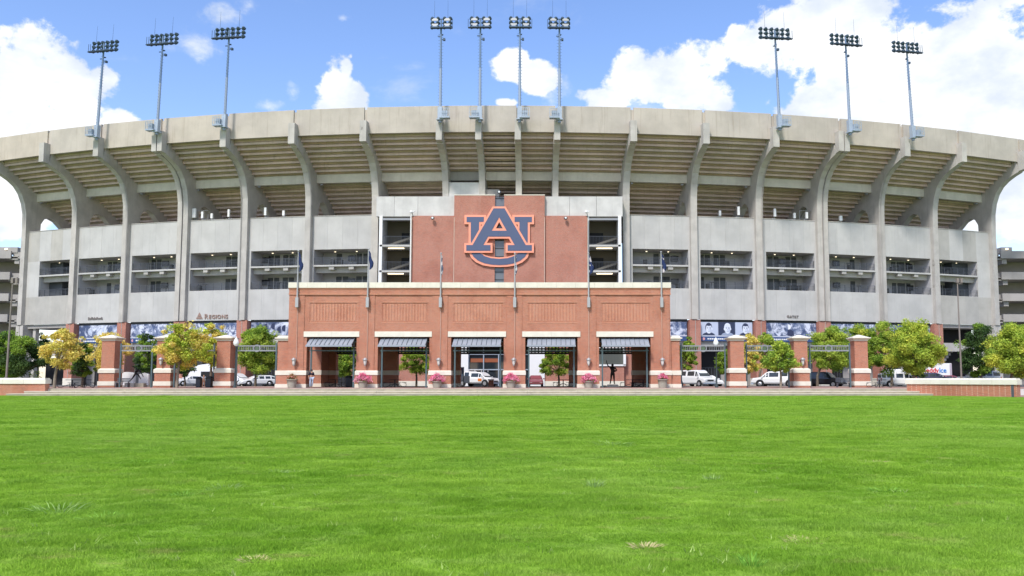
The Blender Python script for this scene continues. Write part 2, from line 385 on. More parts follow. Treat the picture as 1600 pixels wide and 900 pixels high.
# steps up to the plaza, each course a slab with a pale nosing
stp = thing('plaza_steps', 'broad tan stone steps rising from the lawn to the plaza', 'steps', (-7, 70.5, 0))
for i, (y0, z1, xl, xr) in enumerate(((70.5,.2,12,1484),(71.5,.4,40,1452),(72.5,.6,79,1424))):
    x0, x1 = X_(xl, y0), X_(xr, y0)
    n = 18
    for j in range(n):
        a, b = x0+(x1-x0)*j/n, x0+(x1-x0)*(j+1)/n
        q = MB().box(a+.01, b-.01, y0+.03, y0+1.1, z1-.2 if i else -.1, z1-.05).build('step_block', STEP, stp)
        MB().box(a+.01, b-.01, y0, y0+1.05, z1-.05, z1-.004*(i == 2)).build('nosing', STEPL, q)
xW = X_(70,72.7)
sheet('plaza', xW, 60, 72.53, 92, .6, PAVER); sheet('plaza', -56, xW, 76.6, 92, .6, PAVER)
MB_ = MB().box(-56, 60, 91.9, 92.1, .3, .604).build('kerb', KERB); prop(MB_, kind='structure')
sheet('road', -400, 400, 92, 700, .45, ASPH)
sheet('verge', -400, -56, 72.4, 92, .45, TURF); sheet('verge', 60, 400, 64, 92, .45, TURF)
sheet('path', X_(1596,64.5), 60, 60, 72.5, .03, PAVER)
for x in np.arange(-60, 50, 2.9):
    pass
mk = MB()
for i in range(38): x = -60+i*2.9; mk.box(x, x+.1, 98, 103, .452, .456)
prop(mk.build('parking_lines', mat('line_paint', (.7,.7,.68), .8)), kind='structure')
prop(MB().box(xW+.3, 60, 72.55, 72.75, -.2, .59).build('plaza_edge', KERB), kind='structure')

# ------------------------------------------------------------------ stadium
SX, SYC, SR = -6.98, 315.0, 200.0
def P(s, o, z):
    a = s/SR; return (SX+(SR+o)*math.sin(a), SYC-(SR+o)*math.cos(a), z)
def lerp(a, b, t): return tuple(x+(y-x)*t for x, y in zip(a, b))
class Bay:
    def __init__(s, s0, s1): s.s0, s.s1 = s0, s1; s.L = (Vector(P(s1,0,0))-Vector(P(s0,0,0))).length
    def p(s, u, o, z): return lerp(P(s.s0,o,z), P(s.s1,o,z), u/s.L)
    def box(s, mb, u0, u1, o0, o1, z0, z1):   # o1 is the outer (camera) side
        return mb.hexa([s.p(u0,o1,z0), s.p(u1,o1,z0), s.p(u1,o0,z0), s.p(u0,o0,z0), s.p(u0,o1,z1), s.p(u1,o1,z1), s.p(u1,o0,z1), s.p(u0,o0,z1)])
    def prism(s, mb, prof, u0, u1): return mb.prism([s.p(u0,o,z) for o,z in prof], [s.p(u1,o,z) for o,z in prof])
OUT = [17.6, 27.3, 37.0, 47.0, 57.0, 66.8, 77.8]
RS = [-77.5]+[-s for s in OUT[:-1][::-1]] + [-7.65, -2.55, 2.55, 7.65] + OUT[:-1]+[78.7]
stad = thing('stadium', 'huge curved concrete stadium stand with flared ribs and tiers of seating underside', 'stadium', P(0,0,.45))
RIBP = [(.6,9.75),(.6,25),(.66,27.2),(1.0,28.9),(1.6,30.3),(2.4,31.3),(3.4,32.0),(4.5,32.5),(5.7,32.9),(5.25,34.95),(-12,24.25),(-12,22.0),(-5.6,25.9),(-4.4,26.9),(-3.3,27.25),(-2.4,26.9),(-1.85,26.0),(-1.75,23.2),(-.35,23.2),(-.35,9.75)]
def tangent(s): a = s/SR; return Vector((math.cos(a), math.sin(a), 0))
def radial_slab(mb, s, prof, t0, t1):
    T = tangent(s)
    return mb.prism([tuple(Vector(P(s,o,z))+T*t0) for o,z in prof], [tuple(Vector(P(s,o,z))+T*t1) for o,z in prof])
for s in RS:
    inner = abs(s) < 8; dbl = abs(abs(s)-47) < .1
    prof = RIBP if not inner else [(o,max(z,22.)) for o,z in RIBP]
    spans = [(-.86,-.06),(.06,.86)] if dbl else [(-.42,.42)] if inner else [(-.47,.47)]
    for t0, t1 in spans:
        r = radial_slab(MB(), s, prof, t0, t1).build('rib', CONC, stad)
        radial_slab(MB(), s, [(5.62,33.0),(6.65,33.15),(6.65,36.0),(5.62,36.0)], t0+.02, t1-.02).build('rib_head', CONC, r)
    radial_slab(MB(), s, [(5.15,32.9),(5.42,32.9),(5.42,37.85),(5.15,37.85)], -.45, .45).build('rim_joint', CRIM, stad)
    if not inner:
        w_ = .95 if dbl else .8
        pr = radial_slab(MB(), s, [(-1.6,.3),(.45,.3),(.45,9.7),(-1.6,9.7)], -w_, w_).build('brick_pier', BRICKD if abs(s) < 70 else CONC, stad)
        radial_slab(MB(), s, [(-1.66,.3),(.52,.3),(.52,1.5),(-1.66,1.5)], -w_-.06, w_+.06).build('stone_base', STONE, pr)
        radial_slab(MB(), s, [(.45,1.6),(.49,1.6),(.49,9.6),(.45,9.6)], .0, .07).build('downpipe', CDARK, pr)
MARG = {17.6:(.95,.7), 27.3:(1.05,.85), 37.0:(1.25,1.1), 47.0:(1.3,.95), 57.0:(.8,.65), 66.8:(.85,3.1)}  # inner side, outer side
BAYS = []
for i in range(len(RS)-1):
    b = Bay(RS[i], RS[i+1]); b.i = i
    b.inner = abs(b.s0+b.s1)/2 < 16 ; BAYS.append(b)
    if not b.inner:
        k = min(abs(b.s0), abs(b.s1)); mi, mo = MARG[k]
        b.m = (mo, mi) if b.s0 < 0 else (mi, mo); b.end = k == 66.8
def seg(n, L, a=0): return [(a+(L-a)*j/n, a+(L-a)*(j+1)/n) for j in range(n)]
for b in BAYS:
    # rim
    b.prism(MB(), [(5.25,34.5),(5.62,34.5),(5.62,38.1),(5.52,38.15),(5.25,38.15)], .2, b.L-.2).build('rim_panel', CRIM, stad)
    # seating seen from below
    for k in range(17):
        o, zt = 4.55-.8*k, 34.4-.5*k
        b.prism(MB(), [(o-.16,zt-.50),(o,zt-.50),(o,zt+.30),(o+.8,zt+.30),(o+.8,zt+.42),(o-.16,zt+.42)], .06, b.L-.06).build('seating_step', CSLAB, stad)
    b.box(MB(), .3, b.L-.3, -9.6, -9.3, 22, 26.8).build('back_wall', CSLAB, stad)
    # cross beam between the ribs
    bm_ = b.box(MB(), .4, b.L-.4, -1.5, -.95, 29.45, 30.7).build('cross_beam', CBEAM if b.i not in (7,) else CDARK, stad)
    if b.inner:
        continue
    # little fixtures under the beam
    for u in (b.L*.12, b.L*.88):
        q = b.box(MB(), u-.15, u+.15, -1.3, -1.0, 29.15, 29.35); q.build('work_light', RAILL, bm_)
    b.box(MB(), .45, b.L-.45, -9.5, -.3, 23.1, 23.4).build('roof_slab', CONC, stad)
    ml, mr = b.m; e0, e1 = .45, b.L-.45
    n = 4
    ends = [e0+(e1-e0)*j/n for j in range(n+1)]
    for j in range(n):
        a, c = ends[j]+.006, ends[j+1]-.006
        warm = b.end and j in ((0,3) if True else ())
        b.box(MB(), a, c, -.25, .0, 19.66, 24.42).build('concrete_panel', CPANB if (b.end and j % 2 == 0) else CPAN, stad)
        b.box(MB(), a, c, -.25, .0, 9.78, 14.08).build('concrete_panel', CPANB if b.end else CPAN, stad)
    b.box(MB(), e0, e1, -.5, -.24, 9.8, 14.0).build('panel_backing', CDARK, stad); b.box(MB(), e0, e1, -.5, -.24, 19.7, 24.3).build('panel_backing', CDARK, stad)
    b.box(MB(), e0, e1, -.3, .06, 24.42, 24.5).build('parapet_cap', CONC, stad)
    for a, c in ((e0, ml), (b.L-mr, e1)):
        if c-a > .1: b.box(MB(), a, c, -.3, -.005, 14.0, 19.7).build('wall_strip', CPAN, stad)
    # two balconies
    ol, orr = ml, b.L-mr; wd = orr-ol
    b.box(MB(), ol-.2, orr+.2, -3.6, -3.4, 14.0, 19.7).build('balcony_back_wall', CIN, stad)
    b.box(MB(), e0, ol, -3.4, -.3, 14.0, 19.7).build('balcony_side_wall', CIN, stad); b.box(MB(), orr, e1, -3.4, -.3, 14.0, 19.7).build('balcony_side_wall', CIN, stad)
    b.box(MB(), e0, e1, -3.5, -.02, 13.85, 14.13).build('balcony_floor', CPAN, stad)
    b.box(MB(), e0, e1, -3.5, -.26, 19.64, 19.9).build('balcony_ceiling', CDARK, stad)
    b.box(MB(), ol+.02, orr-.02, -3.4, .05, 17.22, 17.45).build('balcony_floor', CPAN, stad)
    db = b.box(MB(), ol+.02, orr-.02, -1.2, -.75, 16.42, 17.22).build('balcony_beam', CONC, stad)
    if not b.end:
        for u in (ol+wd*.32, ol+wd*.68): b.box(MB(), u-.36, u+.36, -.8, -.05, 16.78, 17.2).build('light_box', CPANB, db)
    rr = random.Random(b.i*7+1)
    dpos = [(.16,.46),(.30,.68),(.12,.80),(.52,.72)][b.i % 4]
    scr = [.08,.55,.42,.86][b.i % 4] if not b.end else None
    for lv, (z0, zc) in enumerate(((14.13,17.2),(17.45,19.64))):
        rl = MB()
        for zz in (.25,.46,.67,.88,1.06): b.box(rl, ol+.03, orr-.03, -.2, -.16, z0+zz-.02, z0+zz+.02)
        k = 6
        for j in range(k+1): u = ol+.05+(wd-.1)*j/k; b.box(rl, u-.025, u+.025, -.21, -.15, z0, z0+1.06)
        rl.build('railing', RAIL, stad)
        for dp in dpos:
            for dd in (0, .12):
                u = ol+wd*(dp+dd*1.05)
                if b.end and (u < ol+.4): continue
                if dd and rr.random() < .25: continue
                if u+.8 < orr: b.box(MB(), u-.38, u+.42, -3.4, -3.34, z0, z0+2.05).build('door', DOOR, stad)
        if scr is not None:
            u = ol+wd*scr; b.box(MB(), u-.55, u+.55, -3.2, -3.05, z0+.95, z0+1.75).build('screen', SCREEN, stad)
        for f_ in (.3, .7):
            u = ol+wd*f_; b.box(MB(), u-.1, u+.1, -1.9, -1.75, zc-.1, zc-.05).build('ceiling_light', LIT, stad)
        # high tables and bins on the balcony
        for q in range(2):
            u = ol+wd*rr.uniform(.1,.9); m_ = MB()
            if rr.random() < .55:
                b.box(m_, u-.03, u+.03, -1.06, -1.0, z0, z0+1.0); b.box(m_, u-.3, u+.3, -1.3, -.7, z0+1.0, z0+1.05); m_.build('high_table', BLACKM, stad)
            else: b.box(m_, u-.25, u+.25, -1.3, -.8, z0, z0+.85); m_.build('litter_bin', BLACKM, stad)
    if b.end:
        u0 = ol if b.s0 < 0 else orr-wd*.42
        b.box(MB(), u0, u0+wd*.42, -3.3, -1.8, 14.13, 19.6).build('stair_core', DOOR, stad)
    # ground storey
    if not b.end:
        bk = b.box(MB(), -.2, b.L+.2, -3.4, -3.1, .3, 9.79).build('ground_wall', BRICKD if b.i in (5,11) else CDARK, stad)
        b.box(MB(), .9, b.L-.9, -1.1, -.6, 6.15, 7.0).build('ground_beam', CONC, stad)
        rr2 = random.Random(b.i)
        kd = rr2.choice([0,1])
        b.box(MB(), 1.6, b.L*.5, -3.08, -2.9, .3, 5.9).build('roller_gate', DARK, stad)
        fr = MB()
        for j in range(8): u = 1.7+j*(b.L*.5-1.8)/7; b.box(fr, u-.03, u+.03, -2.88, -2.82, .3, 3.0)
        b.box(fr, 1.7, b.L*.5, -2.88, -2.82, 2.95, 3.03); fr.build('fence_bars', RAIL, stad)
    else:
        b.box(MB(), .6, b.L-.6, -1.1, -.6, 5.6 if b.s0 > 0 else 4.9, 6.9 if b.s0 > 0 else 6.0).build('ground_beam', CONC, stad)
        b.box(MB(), .6, b.L-.6, -4.0, -3.8, .3, 4.6 if b.s0 < 0 else 9.3).build('ground_wall', DARK, stad)
        for u in (.4, 1.9) if b.s0 < 0 else (b.L-1.9, b.L-.4): b.box(MB(), u-.3, u+.3, -1.2, -.6, .3, 9.7).build('column', CONC, stad)
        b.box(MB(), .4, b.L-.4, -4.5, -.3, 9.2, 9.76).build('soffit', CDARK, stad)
        if b.s0 > 0:
            st = MB()
            for j in range(9): b.box(st, .9+j*.45, 1.35+j*.45, -3, -1.4, 2.5+j*.42, 2.9+j*.42)
            st.build('stair', CDARK, stad)

for s0, s1 in ((-84.5,-77.5),(78.7,85.5)):
    b = Bay(s0, s1); b.prism(MB(), [(5.25,34.5),(5.62,34.5),(5.62,38.1),(5.52,38.15),(5.25,38.15)], .2, b.L-.2).build('rim_panel', CRIM, stad)
# pipes clipped to some ribs
for s, t0 in ((-47,.0),(47,.0),(-37,-.45),(57,-.3),(-57,.45),(37,.5),(-27.3,.4)):
    T_ = tangent(s); mb = MB(); pts = [(.72,9.8),(.72,25),(.8,27.3),(1.15,28.95),(1.75,30.4),(2.55,31.4),(3.5,32.1),(4.6,32.6),(5.6,32.85)]
    pts = [(o+.03,z-.05) for o, z in pts]
    for (o0,z0),(o1,z1) in zip(pts[:-1],pts[1:]): mb.tube(Vector(P(s,o0,z0))+T_*t0, Vector(P(s,o1,z1))+T_*t0, .05, None, 6)
    mb.build('conduit_pipe', CDARK, stad)

# ---- central tower block
def pbox(mb, px0, px1, y0, y1, Y, depth): # px span, py span (top, bottom) at depth Y
    return mb.box(X_(px0,Y,(y0+y1)/2), X_(px1,Y,(y0+y1)/2), Y, Y+depth, Z_(y1,Y), Z_(y0,Y))
tw = thing('brick_tower', 'red brick and pale concrete tower block in the middle of the stadium front', 'tower', (SX, 113, .45))
zt = Z_(307,113.6); zb2 = Z_(338,113.6)
for a, c in ((588,616),(616,653),(653,710)): pbox(MB(), a+.2, c-.2, 307, 338, 113.6, 3).build('parapet_block', CTOWER, tw)
for a, c in ((850.5,890),(890,932),(932,973)): pbox(MB(), a+.2, c-.2, 307, 338, 113.6, 3).build('parapet_block', CTOWER, tw)
pbox(MB(), 693, 752.5, 285, 307.3, 114.6, 2).build('roof_plant_room', CTOWER, tw)
pbox(MB(), 752, 780, 296, 307.3, 114.9, 2).build('roof_plant_room', CDARK, tw)
zg = .45
for a, c in ((643,709),(851,918)):
    MB().box(X_(a,113.2,400), X_(c,113.2,400), 113.2, 115.2, 5.9, zb2).build('brick_wall', BRICKD, tw)
zt3 = Z_(304,112.9)
for a, c in ((709,773),(787.5,851)):
    wv = MB().box(X_(a,112.9,400), X_(c,112.9,400), 112.9, 115, 5.9, zt3-.12).build('brick_wall', BRICKD, tw)
    MB().box(X_(a,112.9,400)-.03, X_(c,112.9,400)+.03, 112.86, 115, zt3-.12, zt3).build('coping', STONE, wv)
sl = thing('x', None, None); bpy.data.objects.remove(sl)
slit = MB().box(X_(773,113.2,400), X_(787.5,113.2,400), 113.25, 113.5, 5.9, zt3-.3).build('slit_window', SLITG, tw)
fm = MB()
for yy in (310,328,352,376,388,401,413,425,437):
    z = Z_(yy,113.2); fm.box(X_(773,113.2,400), X_(787.5,113.2,400), 113.18, 113.3, z-.04, z+.04)
fm.build('mullion', BLACKM, slit)
for px in (642.4, 709.2, 851, 918.2):
    MB().box(X_(px,112.9,400)-.02, X_(px,112.9,400)+.02, 112.85, 112.9 if 700 < px < 860 else 113.2, 8, Z_(340,113)).build('joint_cover', STONE, tw)
for (a, c) in ((592,642),(919,971)):
    xa, xc = X_(a,113.4,400), X_(c,113.4,400)
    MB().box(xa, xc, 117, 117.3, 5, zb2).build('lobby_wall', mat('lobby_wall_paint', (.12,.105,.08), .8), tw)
    MB().box(xa, xc, 113.7, 117.2, zb2-.1, zb2+.2).build('lobby_ceiling', CDARK, tw)
    # pale vertical posts at both sides
    for x, w_ in ((xa, .42), (xc-.12, .12)) if a < 700 else ((xa, .12), (xc-.42, .42)):
        MB().box(x, x+w_, 113.3, 113.7, 5, zb2-.02).build('post', WHITEM, tw)
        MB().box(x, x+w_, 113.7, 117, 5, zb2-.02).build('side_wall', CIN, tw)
    MB().box(xa, xc, 113.35, 113.6, Z_(344,113.4), Z_(341,113.4)).build('lintel_rail', RAILL, tw)
    for (ys_, yr) in ((382.5,369),(422.5,409)):
        zs = Z_(ys_,113.4)
        f_ = MB().box(xa+.1, xc-.1, 113.3, 117, zs-.26, zs).build('lobby_floor', CPAN, tw)
        rl = MB(); zr = Z_(yr,113.4)
        rl.box(xa+.1, xc-.1, 113.34, 113.38, zr-.04, zr); rl.box(xa+.1, xc-.1, 113.34, 113.38, zs+.08, zs+.12)
        for j in range(22): x = xa+.15+(xc-xa-.3)*j/21; rl.box(x-.012, x+.012, 113.35, 113.37, zs, zr)
        rl.build('railing', RAIL, tw)
        xm = (xa+xc)/2
        MB().box(xm-1.1, xm+1.1, 114.2, 114.35, zs-.42, zs-.3).build('tube_light', LIT, tw)
        # the stair flight behind
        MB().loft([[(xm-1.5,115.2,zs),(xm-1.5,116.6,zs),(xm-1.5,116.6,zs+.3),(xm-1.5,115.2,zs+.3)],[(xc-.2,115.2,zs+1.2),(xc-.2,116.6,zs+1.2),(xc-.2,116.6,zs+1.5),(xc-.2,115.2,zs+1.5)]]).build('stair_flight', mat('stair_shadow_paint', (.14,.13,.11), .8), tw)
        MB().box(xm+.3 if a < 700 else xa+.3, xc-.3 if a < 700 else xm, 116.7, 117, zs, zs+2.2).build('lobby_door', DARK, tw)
# the ground storey of the tower, seen through the pavilion
lowm = 113.3
for a, c, mm in ((588,719,BRICKD),(851,975,BRICKD)):
    g_ = MB().box(X_(a,lowm), X_(c,lowm), lowm, 115, .35, 5.9).build('brick_wall', mm, tw)
    MB().box(X_(a,lowm), X_(c,lowm), lowm-.12, lowm, .35, Z_(595.5,lowm)).build('stone_base', STONE, g_)
for a, c in ((719,732),(827,851)): MB().box(X_(a,lowm), X_(c,lowm), lowm-.3, 115, .35, 5.9).build('white_pier', WHITEM, tw)
MB().box(X_(732,lowm), X_(827,lowm), lowm+.3, lowm+.5, .35, 5.9).build('entrance_glass', GLASS, tw)
fm = MB()
for px in (732.5, 755.5, 779, 803, 826): x = X_(px,lowm); fm.box(x-.07, x+.07, lowm+.1, lowm+.3, .35, 5.9)
for yy in (553.5, 577.5): z = Z_(yy,lowm); fm.box(X_(732,lowm), X_(827,lowm), lowm+.11, lowm+.3, z-.07, z+.07)
fm.build('entrance_mullions', GREYM, tw)
MB().box(X_(735,lowm), X_(778,lowm), lowm+.26, lowm+.3, Z_(566,lowm), Z_(560,lowm)).build('reflection_stripe', mat('painted_reflection', (.30,.10,.05), .4), tw)  # reddish reflection in the glass, painted on as a flat stripe
wn = MB().box(X_(932,lowm), X_(975,lowm), lowm-.06, lowm, Z_(570,lowm), Z_(545,lowm)).build('office_window', mat('office_glass', (.10,.11,.10), .1, spec=.6), tw)
wf = MB()
for a, c, y0, y1 in ((930,978,569.5,572),(974,978,545,571),(930,978,543,545)): wf.box(X_(a,lowm-.1), X_(c,lowm-.1), lowm-.16, lowm-.06, Z_(y1,lowm), Z_(y0,lowm))
wf.build('window_frame', WHITEM, wn)
MB().box(X_(975,lowm), X_(1000,lowm), lowm+.8, 115, .35, 5.9).build('brick_wall', BRICKD, tw)

# ---- the interlocking letters sign
sg = thing('letters_sign', 'giant navy and orange interlocking AU letters sign on the brick tower', 'sign', (SX, 112.8, Z_(440,112.8)))
def c2(x, y, Y): return at(700+x/6.43, 300+y/6.43, 112.6)
def plate(pts, y_front, y_back, m, name, hole=None, mirror=False):
    P2 = [(1030-x if mirror else x, y) for x, y in pts]
    mb = MB(); A = [c2(x, y, 0) for x, y in P2]
    if mirror: A = A[::-1]
    fr = [(p.x, y_front, p.z) for p in A]; bk = [(p.x, y_back, p.z) for p in A]
    mb.prism(fr, bk); return mb.build(name, m, sg)
def arc(x0, y0, x1, y1, cx, ry, n=10): pass
A_or = [(448,148),(579,148),(794,515),(863,515),(863,612),(580,612),(580,514),(638,514),(611,470),(415,470),(390,514),(448,514),(448,612),(165,612),(165,515),(236,515)]
A_bl = [(459,167),(569,167),(782,535),(843,535),(843,592),(600,592),(600,535),(670,535),(622,450),(404,450),(356,535),(428,535),(428,592),(185,592),(185,535),(248,535)]
def with_hole(outer, tri): # slit from the bottom of the triangle straight down to the crossbar edge
    # the crossbar edge runs (right, left) between outer[8] and outer[9]
    r = outer[:9] + [(516,outer[8][1])] + [(516,tri[1][1])] + [tri[1], tri[0], tri[2]] + [(515,tri[1][1])] + [(515,outer[8][1])] + outer[9:]
    return r
U_or = [(165,230),(384,230),(384,262),(345,325),(330,325),(330,350),(300,400),(238,520),(207,520),(207,323),(165,323)]
U_bl = [(187,250),(361,250),(361,300),(312,300),(312,380),(236,520),(229,500),(229,302),(187,302)]
bo = [(207,600),(232,662),(282,706),(350,736),(430,750),(515,754)]; bi = [(515,657),(430,650),(376,636),(338,612)]
B_or = bo+[(1030-x,y) for x,y in bo[::-1][1:]]+[(1030-x,y) for x,y in bi[::-1]]+bi[1:]+[(338,600)]
B_or = [p for p in bo]+[(1030-x,y) for x,y in bo[-2::-1]]+[(692,600)]+[(1030-x,y) for x,y in bi[::-1]]+bi[1:]+[(338,600)]
io = [(232,610),(256,650),(300,688),(366,716),(440,730),(515,734)]; ii = [(515,672),(430,664),(368,644),(320,612)]
B_bl = io+[(1030-x,y) for x,y in io[-2::-1]]+[(1030-x,y) for x,y in ii[::-1]]+ii[1:]
plate(U_or, 112.62, 112.86, ORANGE, 'letter_border'); plate(U_or, 112.62, 112.86, ORANGE, 'letter_border', mirror=True)
plate(U_bl, 112.58, 112.62, BLUE, 'letter_face'); plate(U_bl, 112.58, 112.62, BLUE, 'letter_face', mirror=True)
plate(B_or, 112.61, 112.85, ORANGE, 'letter_border'); plate(B_bl, 112.57, 112.61, BLUE, 'letter_face')
plate(with_hole(A_or, [(515,303),(551,368),(481,368)]), 112.42, 112.84, ORANGE, 'letter_border')
plate(with_hole(A_bl, [(515,257),(590,391),(440,391)]), 112.38, 112.42, BLUE, 'letter_face')

# ------------------------------------------------------------------ brick entrance pavilion
pv = thing('entrance_pavilion', 'long red brick entrance pavilion with five awning covered openings and a pale stone coping', 'pavilion', (-6.9, 80, .6))
YF = 80.0; YB = 91.0
xL, xR = X_(450,YF), X_(1048,YF)
OP = [(478.75,556.75),(590,670.75),(704.5,787),(820.5,902.5),(936,1017)]
LT = [(475,561.75),(585.75,675),(700,790.75),(816,906.75),(931.75,1020.75)]
PX = [463.5,573.5,687.5,803.5,919,1033]
zO, zTop, zPar = Z_(526.3,YF), Z_(450,YF), Z_(441.5,YF)
zCor = Z_(460,YF); zb1, zb0 = Z_(579,YF), Z_(586,YF); zp = Z_(600,YF)
edges = [xL]+[X_(v,YF) for o in OP for v in o]+[xR]
# piers between openings, with bands of stone
for i in range(0, len(edges), 2):
    a, c = edges[i], edges[i+1]
    p_ = MB().box(a, c, YF, YF+1.1, .6, zO).build('pier', BRICK, pv)
    MB().box(a-.07, c+.07, YF-.22, YF+1.17, .6, zp).build('plinth', STONE, p_)
    mb = MB(); mb.box(a-.02, c+.02, YF-.16, YF+1.12, zp, zb0); mb.build('lower_brick', BRICK, p_)
    mb = MB(); mb.box(a-.07, c+.07, YF-.22, YF+1.17, zb0, zb1-.08); mb.frus(a-.07, c+.07, YF-.22, YF+1.17, zb1-.08, a, c, YF-.1, YF+1.12, zb1); mb.build('stone_band', STONE, p_)
# upper wall
pz0, pz1 = Z_(503,YF), Z_(473,YF)
pan = [(a+3, b-1) for a, b in ((481,559),(594,669),(706,786.5),(822,902),(937,1016))]
up = MB().box(xL, xR, YF+.1, YF+1.1, zO, zTop).build('upper_wall', BRICK, pv)
cuts = [xL]+[X_(v,YF,490) for o in pan for v in o]+[xR]
fc = MB()
for i in range(0, len(cuts), 2): fc.box(cuts[i], cuts[i+1], YF, YF+.1, pz0, pz1)
fc.box(xL, xR, YF, YF+.1, zO, pz0); fc.box(xL, xR, YF, YF+.1, pz1, zTop-.001)
fc.build('wall_face', BRICK, pv)
fcb = MB()
for i in range(5):
    a, c = X_(pan[i][0],YF,490), X_(pan[i][1],YF,490)
    r_ = MB().box(a, c, YF+.04, YF+.1, pz0, pz1).build('recessed_panel', BRICK, pv)
    n = 15
    for j in range(n):
        u = a+.1+(c-a-.2)*(j+.5)/n; w_ = (c-a)/n*.26
        MB().box(u-w_, u+w_, YF+.015, YF+.04, pz0+.1, pz1-.1).build('soldier_strip', BRICKV, r_)
    MB().box(a-.1, c+.1, YF-.025, YF, pz1, pz1+.12).build('panel_head', BRICKV, r_); MB().box(a-.1, c+.1, YF-.025, YF, pz0-.12, pz0).build('panel_sill', BRICKV, r_)
# corbel bands and pilasters
for i in range(6):
    x = X_(PX[i],YF,500); MB().box(x-.75, x+.75, YF-.06, YF-.0, zb1, zCor-.06).build('pilaster', BRICK, pv)
MB().box(xL-.06, xR+.06, YF-.13, YF, zCor-.05, zCor+.1).build('corbel_band', BRICKV, pv)
MB().box(xL-.04, xR+.04, YF-.07, YF, zCor+.1, zTop-.15).build('frieze', BRICK, pv)
MB().box(xL-.08, xR+.08, YF-.12, YF, zTop-.15, zTop).build('corbel_band', BRICKV, pv)
n = 20
for j in range(n):
    a = xL-.1+(xR-xL+.2)*j/n; c = xL-.1+(xR-xL+.2)*(j+1)/n
    MB().box(a+.006, c-.006, YF-.2, YF+1.2, zTop, zPar-.02*(j%2)*.2).build('coping_stone', STONE, pv)
for a, c in LT:
    x0, x1 = X_(a,YF,520), X_(c,YF,520); xm = (x0+x1)/2
    for q, r_ in ((x0,xm-.006),(xm+.006,x1)): MB().box(q, r_, YF-.1, YF+.6, zO+.0, Z_(518,YF)).build('lintel_stone', STONE, pv)
# side walls, back wall, ceiling
def bpz(py): return Z_(py, YB)
BO = [(525,594),(621,691),(719,795),(820,889),(918,988)]
bedge = [xL]+[X_(v,YB) for o in BO for v in o]+[xR]
zbt = bpz(541)
for i in range(0, len(bedge), 2):
    a, c = bedge[i], bedge[i+1]
    q = MB().box(a, c, YB, YB+1, .6, zbt).build('rear_pier', BRICK, pv)
    MB().box(a-.05, c+.05, YB-.08, YB+1.05, .6, .95).build('plinth', STONE, q); MB().box(a-.05, c+.05, YB-.08, YB+1.05, 1.85, 2.35).build('stone_band', STONE, q)
MB().box(xL, xR, YB, YB+1, zbt, zPar-.2).build('rear_wall', BRICK, pv)
for x0, x1 in ((xL+.02, xL+1),(xR-1, xR-.02)):
    for y0, y1 in ((YF+1.1, YF+3.2),(YF+8.0, YB)):
        q = MB().box(x0, x1, y0, y1, .6, zO).build('side_pier', BRICK, pv)
        MB().box(x0-.05, x1+.05, y0-.04, y1-.02, 1.85, 2.35).build('stone_band', STONE, q); MB().box(x0-.05, x1+.05, y0-.04, y1-.02, .6, .95).build('plinth', STONE, q)
    MB().box(x0, x1, YF+1.1, YB, zO, zPar-.2).build('side_wall', BRICK, pv)
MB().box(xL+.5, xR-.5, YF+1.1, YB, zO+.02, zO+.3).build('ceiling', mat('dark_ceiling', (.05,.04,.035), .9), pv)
MB().box(xL+.3, xR-.3, YF+.9, YB, zPar-.6, zPar-.3).build('roof', CDARK, pv)
# lattice over each rear opening
for a, c in BO:
    x0, x1 = X_(a,YB), X_(c,YB); mb = MB(); z0, z1 = bpz(552), bpz(541)
    for f_ in (0,.28,.64,1): z = z0+(z1-z0)*f_; mb.box(x0, x1, YB+.3, YB+.5, z-.09, z+.09)
    k = int((x1-x0)/.36)
    for j in range(k+1): x = x0+(x1-x0)*j/k; mb.box(x-.07, x+.07, YB+.32, YB+.48, z0, z1)
    mb.build('transom_lattice', BLACKM, pv)
# awnings and gate frames
for i, (a, c) in enumerate(OP):
    x0, x1 = X_(a,YF)+.22, X_(c,YF)-.22
    z1, z0 = Z_(529,YF+.3), Z_(540,YF-1.05)
    aw = MB(); y1, y0 = YF+.3, YF-1.05
    aw.hexa([(x0,y0,z0-.02),(x1,y0,z0-.02),(x1,y1,z1-.06),(x0,y1,z1-.06),(x0,y0,z0+.04),(x1,y0,z0+.04),(x1,y1,z1),(x0,y1,z1)])
    ao = aw.build('awning', AWND, pv)
    n = 10
    for j in range(n):
        u0, u1 = x0+(x1-x0)*j/n+.025, x0+(x1-x0)*(j+1)/n-.045
        q = MB(); q.hexa([(u0,y0-.02,z0+.045),(u1,y0-.02,z0+.045),(u1,y1,z1+.005),(u0,y1,z1+.005),(u0,y0-.02,z0+.065),(u1,y0-.02,z0+.065),(u1,y1,z1+.025),(u0,y1,z1+.025)])
        q.hexa([(u1-.03,y0-.02,z0+.06),(u1+.03,y0-.02,z0+.06),(u1+.03,y1,z1+.02),(u1-.03,y1,z1+.02),(u1-.02,y0-.02,z0+.12),(u1+.02,y0-.02,z0+.12),(u1+.02,y1,z1+.08),(u1-.02,y1,z1+.08)])
        q.build('metal_panel', AWN, ao)
    MB().box(x0-.02, x1+.02, y0-.05, y0+.02, z0-.1, z0+.05).build('awning_fascia', AWN, ao)
    gf = MB()
    for x in (x0+.12, x1-.12): gf.box(x-.07, x+.07, YF+.35, YF+.49, .6, z1-.1)
    zbar = Z_(548,YF+.4); gf.box(x0-.1, x1+.1, YF+.37, YF+.47, zbar-.05, zbar+.05)
    gf.box(x0-.1, x1+.1, YF+.37, YF+.47, z1-.35, z1-.25)
    gf.build('gate_frame', GATEM, pv)
    for x in (x0+.05, x1-.05): MB().tube((x,YF-1.0,z0), (x,YF+.3,z0-.05), .04).build('awning_bracket', AWND, ao)

